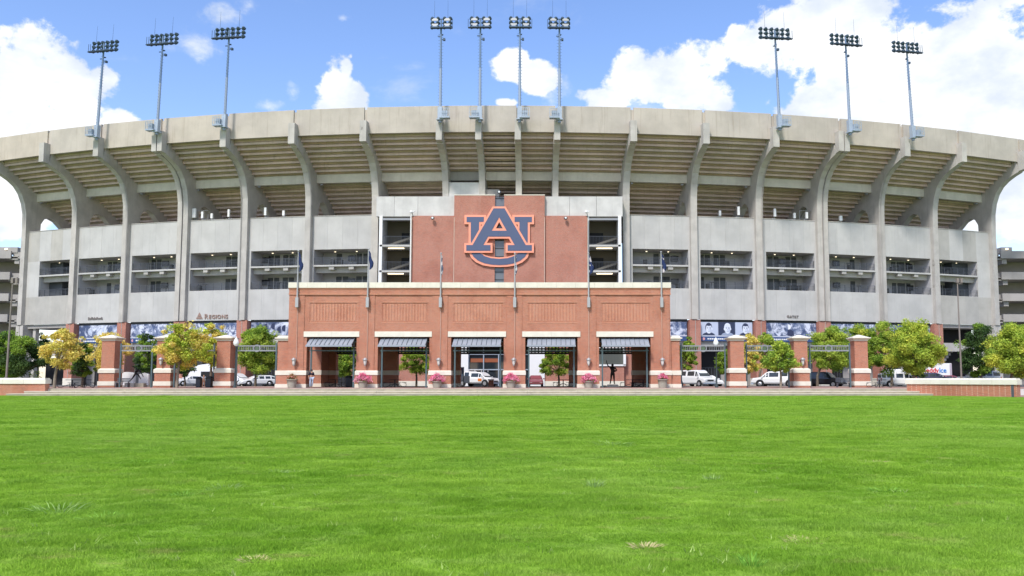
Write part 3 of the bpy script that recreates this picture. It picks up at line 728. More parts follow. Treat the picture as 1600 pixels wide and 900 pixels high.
# ---- flagpoles, one per pilaster
flab = ['flagpole with dark flag at the left end of the pavilion roofline','flagpole with dark flag above the pier between the first and second openings','flagpole with furled white and dark flag between the second and third openings','flagpole with furled flag in front of the letters sign','flagpole with blue and white flag between the fourth and fifth openings','flagpole with blue flag at the right end of the pavilion roofline']
ftop = [393,390,397,397,397,395]
FLAGM = mat('flag_cloth_navy', (.02,.035,.11), .8, var2=((.55,.50,.52), 1.6, .60,.63)); FLAGM2 = mat('flag_cloth_mixed', (.10,.11,.17), .8, var2=((.62,.60,.62), 2.2, .5,.55))
for i in range(6):
    x = X_(PX[i]+.8,YF-.25,480); z0, z1 = Z_(477,YF-.3), Z_(ftop[i],YF-.3)
    t = thing('flagpole', flab[i], 'flagpole', (x,YF-.3,z0), group='flagpoles on the entrance pavilion')
    MB().tube((x,YF-.3,z0), (x,YF-.3,z1), .085, .045, 10).build('pole', LANT, t)
    MB().lathe((x,YF-.3,z1), [(.02,0),(.1,.04),(.1,.1),(.02,.15)], 10).build('finial', LANT, t)
    mb = MB(); mb.box(x-.14, x+.14, YF-.46, YF-.1, z0-.2, z0+.75); mb.build('wall_bracket', LANT, t)
    MB().box(x-.09, x+.09, YF-.2, YF-.1, z0+1.1, z0+1.35).build('upper_clamp', LANT, t)
    rings = []; nn = 12; hh = 1.75 if i not in (2,3) else 1.9
    for j in range(nn+1):
        f_ = j/nn; zz = z1-.12-hh*f_; wd = (.06+.38*f_**.8*(1 if i in (0,1,4,5) else .35))*(1-.35*max(0,f_-.8)/.2); off = .05+.13*f_*(1 if i in (0,1,4,5) else .2)
        ring = []
        for q in range(14):
            a = 2*math.pi*q/14
            rx = wd*.5*(1+.12*math.sin(q*2.7+j)); ry = .07+.05*math.sin(q*1.9+j*.6)
            ring.append((x+off+rx*.9+rx*math.cos(a)-.02+.03*math.sin(j*.9), YF-.3+ry*math.sin(a)*1.2, zz+.12*math.cos(a)*f_))
        rings.append(ring)
    MB().loft(rings, smooth=True).build('flag', FLAGM if i in (0,1,4,5) else FLAGM2, t)
    # thin cable conduit down to the lantern
    MB().tube((x+.01,YF-.14,z0-.2), (x+.01,YF-.14,Z_(560,YF)), .022, None, 6).build('conduit', mat('conduit_paint', (.55,.40,.33), .7), t)

def lantern(x, y, z, lab, grp):
    t = thing('wall_lantern', lab, 'lantern', (x,y,z), group=grp)
    MB().box(x-.09, x+.09, y-.04, y, z-.3, z+.15).build('backplate', LANT, t)
    mb = MB(); mb.tube((x,y,z+.05), (x,y-.22,z+.3), .03); mb.lathe((x,y-.26,z+.18), [(.03,.2),(.1,.14),(.27,.02),(.27,-.02),(.19,-.04)], 12); mb.build('hood', LANT, t)
    MB().lathe((x,y-.26,z-.32), [(.07,0),(.13,.12),(.17,.46)], 12).build('glass', LGLASS, t)
    cg = MB()
    for j in range(6): a = j*math.pi/3; cg.tube((x+.08*math.cos(a),y-.26+.08*math.sin(a),z-.34),(x+.185*math.cos(a),y-.26+.185*math.sin(a),z+.15),.014,None,5)
    cg.lathe((x,y-.26,z-.46), [(.02,0),(.06,.06),(.09,.14)], 10); cg.build('cage', LANT, t)
ll = ['silver wall lantern on the leftmost pier of the pavilion','silver wall lantern on the pier between the first and second openings','silver wall lantern on the pier between the second and third openings','silver wall lantern on the pier between the third and fourth openings','silver wall lantern on the pier between the fourth and fifth openings','silver wall lantern on the rightmost pier of the pavilion']
for i, px in enumerate((460.5,571.5,686,803,919.5,1034.5)): lantern(X_(px,YF-.1), YF-.1, Z_(565,YF), ll[i], 'wall lanterns on the brick piers')

# ---- gate pillars
GP = [(168.5,83.2),(255.5,81.2),(349,80.2),(1152,80.2),(1251.5,81.2),(1346,83.2)]
glab = ['square brick gate pillar with pyramid cap, leftmost beside the picnic table','square brick gate pillar with a lantern behind the yellow green tree on the left','square brick gate pillar beside the two dark litter bins','square brick gate pillar right of the white van','square brick gate pillar with a lantern between white pickup and black vehicle','square brick gate pillar nearest the long low wall on the right']
def pillar(px, Y, lab, w_=1.3):
    x = X_(px,Y); t = thing('gate_pillar', lab, 'pillar', (x,Y+w_/2,.6), group='brick gate pillars'); h = w_/2; y0, y1 = Y, Y+w_
    zc0, zc1, zc2 = Z_(533,80), Z_(529,80), Z_(524,80)
    zc0 = Z_(532.5,Y); zc1 = Z_(528.5,Y); zc2 = Z_(523.5,Y)
    MB().box(x-h-.16, x+h+.16, y0-.16, y1+.16, .6, .78).build('base_brick', BRICK, t)
    MB().box(x-h-.2, x+h+.2, y0-.2, y1+.2, .78, 1.2).build('plinth', STONE, t)
    MB().box(x-h-.12, x+h+.12, y0-.12, y1+.12, 1.2, 2.02).build('lower_shaft', BRICK, t)
    mb = MB(); mb.box(x-h-.2, x+h+.2, y0-.2, y1+.2, 2.02, 2.35); mb.frus(x-h-.2,x+h+.2,y0-.2,y1+.2,2.35,x-h-.02,x+h+.02,y0-.02,y1+.02,2.48); mb.build('stone_band', STONE, t)
    MB().box(x-h, x+h, y0, y1, 2.48, zc0).build('shaft', BRICK, t)
    mb = MB(); mb.box(x-h-.05, x+h+.05, y0-.05, y1+.05, zc0, zc0+.1); mb.frus(x-h-.08,x+h+.08,y0-.08,y1+.08,zc0+.1,x-h-.26,x+h+.26,y0-.26,y1+.26,zc1)
    mb.box(x-h-.28, x+h+.28, y0-.28, y1+.28, zc1, zc1+.08)
    mb.frus(x-h-.18,x+h+.18,y0-.18,y1+.18,zc1+.08,x-.3,x+.3,Y+h-.3,Y+h+.3,zc2-.03); mb.frus(x-.3,x+.3,Y+h-.3,Y+h+.3,zc2-.03,x-.08,x+.08,Y+h-.08,Y+h+.08,zc2+.05)
    mb.build('cap', STONE, t)
    return t
for (px, Y), lab in zip(GP, glab): pillar(px, Y, lab)
lantern(X_(253.5,81.2), 81.2, Z_(564.5,81.2), 'silver wall lantern on the left gate pillar behind the yellow green tree', 'wall lanterns on the brick piers')
lantern(X_(1253,81.2), 81.2, Z_(564.5,81.2), 'silver wall lantern on the gate pillar between pickup and black vehicle', 'wall lanterns on the brick piers')
# half pillars attached to both pavilion ends
for a, c, lab in ((433.5,449,'narrow brick end pillar against the left side of the pavilion'),(1049,1062,'narrow brick end pillar against the right side of the pavilion')):
    x0, x1 = X_(a,YF+.25), X_(c,YF+.25)+(.08 if a < 700 else 0)
    if a > 700: x0 = xR+.01
    else: x1 = xL-.01
    t = thing('end_pillar', lab, 'pillar', ((x0+x1)/2, YF+.9, .6)); y0, y1 = YF+.25, YF+1.5; zc0 = Z_(532,YF)
    e0, e1 = (.12, 0) if a < 700 else (0, .12)
    MB().box(x0, x1, y0, y1, .6, zc0).build('shaft', BRICK, t)
    MB().box(x0-e0, x1+e1, y0-.22, y1+.1, .6, zp-.004).build('plinth', STONE, t)
    MB().box(x0-e0*.5, x1+e1*.5, y0-.16, y1+.05, zp, zb0).build('lower_shaft', BRICK, t)
    MB().box(x0-e0, x1+e1, y0-.22, y1+.1, zb0, zb1).build('stone_band', STONE, t)
    mb = MB(); mb.box(x0-e0*.8, x1+e1*.8, y0-.12, y1+.1, zc0, zc0+.18); mb.box(x0-e0*2, x1+e1*2, y0-.24, y1+.2, zc0+.18, zc0+.3); mb.frus(x0-e0,x1+e1,y0-.15,y1+.12,zc0+.3,x0,x1,y0+.3,y1-.3,zc0+.5); mb.build('cap', STONE, t)

# ---- overhead gate screens between pillars
gates = [((187.5,239),216,82.4,'metal overhead gate screen between the two leftmost pillars',1),((272,336),304,81.4,'metal overhead gate screen behind the yellow green tree on the left',1),((368.5,433),401,81,'metal overhead gate screen between bin pillar and pavilion',1),
 ((1063,1134),1099,81,'metal overhead gate screen above the white van',1),((1165,1233),1195,81.4,'metal overhead gate screen above the white pickup',1),((1264,1329),1295,82.4,'metal overhead gate screen above the black vehicle',1)]
for (a, c), cx, Y, lab, ends_ in gates:
    x0, x1 = X_(a,Y), X_(c,Y); xm = X_(cx,Y); z1, z0 = Z_(540.5,Y), Z_(548,Y)
    t = thing('gate_screen', lab, 'gate', (xm,Y,.6), group='overhead gate screens')
    fr = MB()
    for z in (z0, z1): fr.box(x0, x1, Y-.05, Y+.05, z-.055, z+.055)
    fr.build('rail', RAILL, t)
    for x in (x0+.08, x1-.08): MB().box(x-.065, x+.065, Y-.065, Y+.065, .6, z1+.25).build('post', GATEM, t)
    pk = MB(); n = int((x1-x0)/.17)
    for j in range(1, n):
        x = x0+(x1-x0)*j/n
        if abs(x-xm) > .42: pk.box(x-.02, x+.02, Y-.02, Y+.02, z0, z1)
    pk.build('pickets', RAILL, t, kind='stuff')
    em = MB(); zc = (z0+z1)/2; n = 20
    for r0, r1 in ((.26,.36),):
        ro = [[(xm+r*math.cos(2*math.pi*j/n), y, zc+r*math.sin(2*math.pi*j/n)) for r, y in ((r0,Y-.07),(r1,Y-.07),(r1,Y+.07),(r0,Y+.07))] for j in range(n)]
        em.loft(ro+[ro[0]], cap=False)
    em.build('ring', RAILL, t)
    MB().lathe((xm,Y-.02,zc), [(.2,0),(.2,.04)], 16, axis='y').build('emblem_disc', mat('emblem_green', (.10,.15,.09), .6), t)

# ---- low walls
def low_wall(pa, pb, lab, z0a, z0b, capz=1.52, endpier=False):
    a, b = Vector((*pa,0)), Vector((*pb,0)); d = (b-a); L = d.length; d.normalize(); nrm = Vector((d.y,-d.x,0))
    t = thing('low_brick_wall', lab, 'wall', (a.x,a.y,0)); T = .55
    def bx(u0,u1,w0,w1,z0,z1):
        q = [a+d*u0+nrm*w0, a+d*u1+nrm*w0, a+d*u1+nrm*w1, a+d*u0+nrm*w1]
        return MB().hexa([(p.x,p.y,z) for z in (z0,z1) for p in q])
    bx(0, L, 0, T, -.3, capz-.5).build('brickwork', BRICK, t)
    n = max(1, round(L/1.9))
    for j in range(n):
        u0, u1 = L*j/n+.008, L*(j+1)/n-.008
        q = bx(u0-(.1 if j == 0 else 0), u1+(.1 if j == n-1 else 0), -.1, T+.1, capz-.5, capz-.12)
        zz = capz-.12; p = [a+d*u0+nrm*-.1, a+d*u1+nrm*-.1, a+d*u1+nrm*(T+.1), a+d*u0+nrm*(T+.1)]; p2 = [a+d*u0+nrm*.0, a+d*u1+nrm*.0, a+d*u1+nrm*T, a+d*u0+nrm*T]
        q.hexa([(v.x,v.y,zz) for v in p]+[(v.x,v.y,capz) for v in p2]); q.build('cap_stone', STONE, t)
    if endpier: bx(L-.42, L-.22, -.06, T+.03, -.3, capz-.51).build('end_joint', RAIL, t)
    return t
low_wall((X_(-420,76),76.0), (X_(79.5,72.7),72.7), 'low red brick wall with pale stone cap at the left end of the steps', 0, 0)
low_wall((X_(1421,72.8),72.8), (X_(1592,65.2),65.2), 'long low red brick wall with pale stone cap at the right end of the steps', 0, 0, capz=1.5, endpier=True)

# ---- banners under the first floor
BP = {}
def banner(bay, a, c, m, lab, strip=True, y0=.1):
    b = BAYS[bay]; u0, u1 = a, c if c else b.L-.95
    t = thing('banner', lab, 'banner', b.p((u0+u1)/2, .1, 6.9), group='banners between the brick piers')
    b.box(MB(), u0, u1, -.35, -.22, 9.45, 9.775).build('top_rail', BLACKM, t)
    b.box(MB(), u0+.04, u1-.04, -.34, -.26, 7.55, 9.44).build('printed_picture', m, t)
    if strip:
        b.box(MB(), u0+.04, u1-.04, -.34, -.25, 7.38, 7.54).build('pale_stripe', mat('banner_stripe', (.5,.53,.62), .6), t)
        q = b.box(MB(), u0+.04, u1-.04, -.34, -.24, 6.72, 7.38); q.build('caption_strip', BANB, t)
        cp = MB(); rr = random.Random(bay)
        u = u0+1.0
        while u < u0+4.6:
            w_ = rr.uniform(.18,.3); b.box(cp, u, u+w_, -.24, -.23, 6.96, 7.14); u += w_+.07
        cp.build('caption', WHITEM, t)
        rg = MB(); c_ = b.p(u0+.45, -.22, 7.05); rg.lathe(c_, [(.2,0),(.2,.03)], 14, axis='y'); rg.build('badge', mat('badge_pink', (.6,.3,.32), .6), t)
    return t, b, u0, u1
# bays are numbered from the left: 0 is the end bay
blab = {1:'football player banner with navy caption strip, leftmost under the stand',2:'crowd banner with navy caption strip above the leftmost metal gate screen',3:'crowd banner half hidden by the yellow green tree under the brown lettering',4:'pale banner with dark helmets left of the pavilion',11:'crowd banner directly right of the pavilion',12:'banner with three black and white portraits of men',13:'banner of a player in front of a crowd, right of the portraits banner',14:'crowd banner behind the rightmost gate screen and trees',15:'dark crowd banner behind the big green tree at the right'}
sc_ = {1:.5,2:1.5,3:1.6,4:.42,11:1.7,13:1.2,14:1.6,15:1.5}
for b_ in (1,2,3,4,11,13,14,15):
    t, b, u0, u1 = banner(b_, 1.0, None, banner_mat('banner_print', sc_[b_], b_*3.7), blab[b_], strip=b_ not in (4,))
    if b_ == 13:
        fg = MB(); c_ = b.p(u0+(u1-u0)*.45, -.25, 8.85)
        fg.lathe(c_, [(.36,0),(.3,.02)], 16, axis='y'); fg.build('player_helmet', mat('print_white', (.7,.72,.78), .6), t)
        c_ = b.p(u0+(u1-u0)*.45, -.25, 7.95); q = MB()
        q.prism([(c_[0]+x, c_[1], c_[2]+z) for x, z in ((-.8,-.35),(.8,-.35),(.7,.3),(.35,.5),(-.35,.5),(-.7,.3))], [(c_[0]+x, c_[1]-.02, c_[2]+z) for x, z in ((-.8,-.35),(.8,-.35),(.7,.3),(.35,.5),(-.35,.5),(-.7,.3))]); q.build('player_jersey', mat('print_dark', (.03,.04,.09), .6), t)
    if b_ == 1:
        for uu, zz, rr_, mm in ((.33,8.6,.75,'print_pale'),(.30,8.9,.42,'print_white2'),(.62,9.0,.4,'print_pale')):
            c_ = b.p(u0+(u1-u0)*uu, -.25, zz-.2); MB().lathe(c_, [(rr_*.8,0),(rr_*.7,.02)], 14, axis='y').build('player_figure', mat(mm, (.45,.50,.62) if mm[-1] == 'e' else (.7,.72,.8), .6, var=.2, vscale=2), t)
    if b_ == 4:
        for uu, zz in ((.42,8.9),(.62,9.0),(.78,8.5),(.9,8.7)):
            c_ = b.p(u0+(u1-u0)*uu*.75, -.25, zz-.15); MB().lathe(c_, [(.48,0),(.4,.02)], 12, axis='y').build('helmet_print', mat('print_dark', (.03,.04,.09), .6), t)
# three portraits
t, b, u0, u1 = banner(12, 1.0, None, mat('portrait_ground', (.42,.48,.62), .6), blab[12])
wd = (u1-u0)/3
PW, PG, PD, PM = mat('portrait_skin', (.66,.70,.80), .6), mat('portrait_grey', (.30,.35,.47), .6), mat('portrait_dark', (.035,.045,.09), .6), mat('portrait_mid', (.48,.53,.66), .6)
def disc(u, z, rx, rz, lift, m, nm, sq=1.0, cut=None):
    n = 24; ring = []
    for j in range(n):
        a = 2*math.pi*j/n; cx, cz = math.cos(a), math.sin(a)
        cz = math.copysign(abs(cz)**sq, cz); x, zz = rx*cx, rz*cz
        if cut is not None: zz = max(zz, cut) if cut < 0 else min(zz, cut)
        ring.append((u+x, z+zz))
    mb = MB(); mb.prism([b.p(x, lift, zz) for x, zz in ring], [b.p(x, lift+.006, zz) for x, zz in ring]); mb.build(nm, m, t)
bgs = [PM, PD, PM]
for j in range(3):
    ua, ub = u0+.05+wd*j, u0+wd*(j+1)-.03; uc = (ua+ub)/2+(-.1,.1,.2)[j]
    b.box(MB(), ua, ub, -.25, -.235, 7.56, 9.43).build('portrait_background', bgs[j], t)
    mb = MB(); sh = [(uc-.95,7.57),(uc+.95,7.57),(uc+.75,7.80),(uc+.25,8.0),(uc-.25,8.0),(uc-.75,7.80)]
    mb.prism([b.p(x,-.235,z) for x, z in sh], [b.p(x,-.225,z) for x, z in sh]); mb.build('portrait_shoulders', PD if j != 1 else PG, t)
    disc(uc, 8.62, .50, .70, -.224, (PD if j != 1 else PW), 'portrait_hair'); disc(uc+.02, 8.45, .43, .66, -.216, PW, 'portrait_face', .9)
    if j == 1: disc(uc-.46, 8.45, .09, .18, -.222, PW, 'portrait_ear')
    disc(uc+.48, 8.45, .08, .17, -.222, PW, 'portrait_ear')
    disc(uc+.02, 9.05, .40, .18, -.208, (PD if j != 1 else PW), 'portrait_fringe')
    for sx in (-.17,.19):
        disc(uc+sx, 8.58, .10, .035, -.206, PD, 'portrait_eye'); disc(uc+sx, 8.70, .13, .03, -.206, PG, 'portrait_brow')
    disc(uc+.03, 8.36, .07, .16, -.207, PM, 'portrait_nose'); disc(uc+.02, 8.12, .17, .035, -.206, PG, 'portrait_mouth')
    disc(uc+.28, 8.3, .14, .42, -.21, PM, 'portrait_cheek')

# ---- lettering on the concrete
def text_mesh(s_, size, depth, bold=0):
    cu = bpy.data.curves.new('lettering', 'FONT'); cu.body = s_; cu.size = size; cu.extrude = depth; cu.offset = bold; cu.resolution_u = 3
    o = bpy.data.objects.new('tmp', cu); COL.objects.link(o); dg = bpy.context.evaluated_depsgraph_get(); dg.update()
    me = bpy.data.meshes.new_from_object(o.evaluated_get(dg)); bpy.data.objects.remove(o); return me
def letters(txt, parent, origin, xdir, size, m, gap=1.0, depth=.03, bold=0, sizes=None):
    # each letter its own mesh, set out along xdir on a vertical face
    xd = Vector(xdir).normalized(); rot = Matrix((xd, Vector((0,0,1)), xd.cross(Vector((0,0,1))))).transposed().to_4x4(); pos = Vector(origin)
    for i, ch in enumerate(txt):
        sz = size*(sizes[i] if sizes else 1)
        me = text_mesh(ch, sz, depth, bold)
        xs_ = [v.co.x for v in me.vertices]
        adv = (max(xs_) if xs_ else sz*.3)+sz*.09*gap
        me.materials.clear(); me.materials.append(m[i] if isinstance(m, list) else m)
        o = link('letter', me, parent); o.matrix_local = Matrix.Translation(pos-wloc(parent)) @ rot; pos += xd*adv
    return pos
def face_dir(b): return Vector(b.p(b.L,0,0))-Vector(b.p(0,0,0))
b = BAYS[3]; k = at(322,495,1)
t = thing('wall_lettering', 'brown REGIONS lettering with triangle emblem on the concrete wall', 'sign', b.p(3,.03,10.1))
sz = [1.25]+[1.0]*6; letters('REGIONS', t, b.p(3.75,.08,10.05), face_dir(b), .78, LETB, 1.3, .03, .012, sz)
for tr in (((2.4,10.05),(3.45,10.05),(3.3,10.3),(2.55,10.3)),((2.6,10.38),(3.25,10.38),(2.93,10.98)),):
    mb = MB(); mb.prism([b.p(x,.02,z) for x, z in tr], [b.p(x,.08,z) for x, z in tr]); mb.build('emblem', LETB, t)
b = BAYS[1]
t = thing('wall_lettering', 'small dark one line lettering on the concrete wall above the football player banner', 'sign', b.p(3.2,.03,10.3))
letters('BuffaloRock', t, b.p(3.0,.06,10.28), face_dir(b), .52, LETR, .25, .03, .022)
b = BAYS[13]
t = thing('wall_lettering', 'small dark lettering with round emblem on the concrete wall right of the portraits', 'sign', b.p(4,.03,10.2))
c_ = b.p(4.45,.06,10.35); MB().lathe(c_, [(.2,0),(.2,.05)], 12, axis='y').build('emblem', LETR, t)
letters('AT&T', t, b.p(4.7,.06,10.15), face_dir(b), .52, LETR, .3, .03, .012)

# ------------------------------------------------------------------ floodlight masts on the rim
ml_ = ['leftmost of all the floodlight masts on the stadium rim','second floodlight mast from the left on the stadium rim','third floodlight mast from the left on the stadium rim','left mast of the four central floodlight masts','second from left of the four central floodlight masts','third from left of the four central floodlight masts','right mast of the four central floodlight masts','floodlight mast just right of the wide cloud gap, innermost of the right three','middle mast of the three floodlight masts at the right','rightmost of all the floodlight masts on the stadium rim']
lamp_me = {}
def lamp_mesh(tilt):
    mb = MB(); mb.lathe((0,0,0), [(.11,-.38),(.23,-.22),(.30,0),(.30,.03)], 12, axis='y')
    o = mb.build('lamp', LAMPH, None); me = o.data; bpy.data.objects.remove(o)
    mb = MB(); mb.lathe((0,0,0), [(.27,.03),(.27,.05)], 12, axis='y'); o = mb.build('lens', LENS, None); m2 = o.data; bpy.data.objects.remove(o)
    return me, m2
LM, LLM = lamp_mesh(0)
def mast(s, o, side, lab, central, ds=0, lean=0):
    p = P(s+ds, o, 35.9); a = s/SR; t = thing('floodlight_mast', lab, 'floodlight', p, group='floodlight masts on the stadium rim')
    # local frame: x along the rim, y towards the field, so that the lamps look over the wall
    t.rotation_euler = (0, lean, a)
    def B(mb, nm, m, par=t): return mb.build(nm, m, par, world=False)
    H = 12.3
    B(MB().tube((0,0,-.6), (0,0,H*.55), .21, .17, 10), 'lower_pole', mat('mast_lower_steel', (.27,.33,.43), .5, metal=.15)); B(MB().tube((0,0,H*.55), (0,0,H+1.2), .155, .11, 10), 'upper_pole', MASTB)
    rg = MB()
    for j in range(26): z = 1+j*.42; rg.box(-.34, .34, -.02, .02, z-.015, z+.015) if central else rg.box(-.02,.02,-.34,.34,z-.015,z+.015)
    B(rg, 'climbing_rungs', MASTB)['kind'] = 'stuff'
    sgn = -1 if side < 0 else 1
    # box shaped platform at the foot
    pl = B(MB().box(min(0,sgn*1.35), max(0,sgn*1.35), -.75, .1, -.15, .0), 'foot_platform', GREYM)
    fr = MB()
    for z in (.0, .55, 1.1):
        x0, x1 = sorted((sgn*.25, sgn*1.35))
        fr.box(x0, x1, -.76, -.72, z, z+.06)
    for x in (.3, .55, .8, 1.05, 1.32): fr.box(sgn*x-.03, sgn*x+.03, -.77, -.71, 0, 1.1)
    B(fr, 'platform_rail', GREYM, pl)
    B(MB().box(min(sgn*.35,sgn*1.0), max(sgn*.35,sgn*1.0), -.6, -.15, .02, .85), 'electrical_cabinet', GREYM, pl)
    B(MB().box(-.42, .42, -.45, .35, -.3, -.15), 'bracket', GREYM); B(MB().box(-.3, .3, -.3, .3, -.15, 1.5), 'mast_base', GREYM)
    # head
    W2 = 2.0 if not central else 1.25
    hd = B(MB().box(-W2-.1, W2+.1, -.65, -.1, H-.12, H-.02), 'catwalk', LAMPH)
    cr = MB()
    for z in (H+.2, H+.78, H+1.36): cr.tube((-W2-.05,.12,z), (W2+.05,.12,z), .055, None, 6)
    for x in (-W2,-W2*.35,W2*.35,W2): cr.tube((x,.12,H-.1), (x,.12,H+1.4), .05, None, 6)
    B(cr, 'cross_frame', LAMPH)
    hr = MB(); ex = -sgn*0 + sgn*(W2+.35)
    hr.tube((ex,-.4,H-.1),(ex,-.4,H+1.1),.035,None,5); hr.tube((sgn*W2,-.4,H-.1),(sgn*W2,-.4,H+1.1),.035,None,5); hr.box(min(ex,sgn*W2),max(ex,sgn*W2),-.6,-.2,H-.14,H-.06)
    B(hr, 'catwalk_end', LAMPH, hd)
    xs_ = [-2.0,-1.2,-.4,.4,1.2,2.0] if not central else [-1.2,-.45,.45,1.2]
    for r_, z in enumerate((H+.2, H+.78, H+1.36)):
        for x in xs_:
            l_ = link('lamp', LM, t); l_.location = (x,.3 if not central else .2,z); l_.rotation_euler = (rad(-28),0,rad(random.uniform(-14,14)))
            l2 = link('lens', LLM, l_)
    if central:
        for x in (-.83,.83):
            for z in (H+.5, H+1.25): B(MB().box(x-.42, x+.42, -.1, .02, z-.2, z+.14), 'ballast_box', LANT)
            B(MB().box(x-.42, x+.42, -.15, .0, H-.02, H+.3), 'ballast_box', MASTB)
    else:
        B(MB().box(-W2, W2, -.05, .03, H+.02, H+.22), 'cable_tray', LAMPH)
    for x in (-W2*.72, W2*.72): B(MB().tube((x,0,H+1.36), (x,0,H+3.9), .022, .012, 5), 'lightning_rod', LAMPH)
    B(MB().tube((0,0,H-1.5),(.35,.2,H-1.5),.05).cbox((.4,.2,H-1.45),(.3,.35,.28)).cbox((-.25,-.1,H-1.1),(.35,.1,.1)).cbox((.1,.2,H-.8),(.3,.2,.12)), 'loudspeaker', LAMPH)
MS = [(-57,-1,0),(-47,-1,0),(-37,-1,0),(-7.65,1,1),(-2.55,-1,1),(2.55,1,1),(7.65,-1,1),(37,1,0),(47,1,0),(57,1,0)]
for (s, sd_, c), lab in zip(MS, ml_):
    mast(s, 7.2, sd_, lab, c, {-57:.65,-47:.42,-37:.5,37:.25,47:.55,57:.5}.get(s,.25), {-57:.042,-47:.03,-37:.022,37:-.03,47:-.022,57:-.042}.get(s,0))

# ------------------------------------------------------------------ aerials and small things on the stand
ai = 0
AB = [(3,.06,1.9,.9),(3,.22,1.35,.5),(3,.40,1.0,.5),(3,.72,1.5,.45),(4,.24,1.55,.5),(4,.58,1.0,.5),(12,.42,1.0,.5),(12,.76,1.7,.5),(13,.26,1.6,.5),(13,.62,1.1,.5),(13,.85,1.3,.5),(14,.34,1.0,.7)]
alab = ['white box aerial against the rib above the lettering','tall white panel aerial left of centre above the brown lettering','short white panel aerial right of the arch above the brown lettering','white panel aerial above the right end of the brown lettering','tall white panel aerial on the parapet left of the leftmost flagpole','short white panel aerial above the leftmost flagpole','short white panel aerial above the portraits banner bay','tall white panel aerial at the right of the portraits bay','tall white panel aerial two bays right of the brick tower','short white panel aerial nearer the double rib at the right','white panel aerial beside the double rib at the right','grey box aerial right of the double rib at the right']
for (bi_, f_, h, wv), lab in zip(AB, alab):
    b = BAYS[bi_]; u = .7+(b.L-1.4)*f_; c_ = b.p(u, -.5, 24.5); t = thing('panel_aerial', lab, 'aerial', c_, group='white aerials along the parapet')
    MB().tube((c_[0],c_[1],23.4),(c_[0],c_[1],24.5+h*.9), .05, None, 6).build('mast', RAILL, t)
    b.box(MB(), u-.16*wv/.5, u+.16*wv/.5, -.45, -.2, 24.5+h*.25, 24.5+h*.25+h*.72).build('panel', WHITEM, t)
    b.box(MB(), u-.3, u+.3, -.75, -.65, 24.3, 24.75).build('cabinet', RAILL, t)
for bi_ in (3,13):
    b = BAYS[bi_]; u = .9 if bi_ == 3 else b.L-2.8; t = thing('roof_railing', ('grey pipe frame in front of the arch at the left double rib','grey pipe frame in front of the arch at the right double rib')[bi_ == 13], 'railing', b.p(u+1,-1,23.4))
    mb = MB()
    for uu in (u, u+1.1, u+2.2): mb.tube(b.p(uu,-.9,23.4), b.p(uu,-.9,26.1-(.25 if (uu > u)==(bi_==3) else 0)*((uu-u) if bi_==3 else 0)), .04, None, 6)
    mb.tube(b.p(u,-.9,26.1), b.p(u+2.2,-.9,26.1), .04, None, 6); mb.tube(b.p(u,-.9,24.9), b.p(u+2.2,-.9,24.9), .03, None, 6); mb.build('frame', RAILL, t)
b = None
for (px, py, Y, lab) in ((644,332,113.2,'white security camera at the left corner of the brick tower'),(917,332,113.2,'white security camera at the right corner of the brick tower'),(676,340.5,112.9,'round floodlight at the top of the left brick wall of the tower'),(884,340.5,112.9,'round floodlight at the top of the right brick wall of the tower'),(780,300,112.9,'small dome light on top of the glass slit of the tower')):
    c_ = at(px, py, Y-.2); t = thing('wall_fixture', lab, 'camera' if 'camera' in lab else 'light', c_)
    if 'camera' in lab:
        MB().tube(c_, c_+Vector((.1,.2,-.5)), .05).build('arm', RAILL, t); MB().lathe(c_+Vector((-.1,-.1,.05)), [(.05,-.2),(.2,-.1),(.2,.15),(.08,.22)], 10).build('head', WHITEM, t); MB().tube(c_+Vector((-.1,-.1,.1)), c_+Vector((.35,-.2,.1)), .08).build('lens_tube', WHITEM, t)
    else:
        MB().lathe(c_, [(.06,.2),(.22,.12),(.25,-.1),(.1,-.25)], 12).build('housing', LAMPH, t); MB().lathe(c_+Vector((0,-.2,-.02)), [(.15,0),(.13,-.06)], 10, axis='y').build('lens', WHITEM, t)
for (bi_, lab) in ((12,'white wall light on the brick pier above the white van'),(16,'white wall light on the rightmost brick pier')):
    c_ = Vector(P(RS[bi_], .6, 5.9)); t = thing('pier_light', lab, 'light', c_); MB().cbox(c_+Vector((-.2 if bi_ == 12 else 0,-.25,0)), (.55,.3,.25)).build('head', WHITEM, t); MB().cbox(c_+Vector((-.2 if bi_ == 12 else 0,-.05,.05)), (.12,.25,.12)).build('arm', RAILL, t)

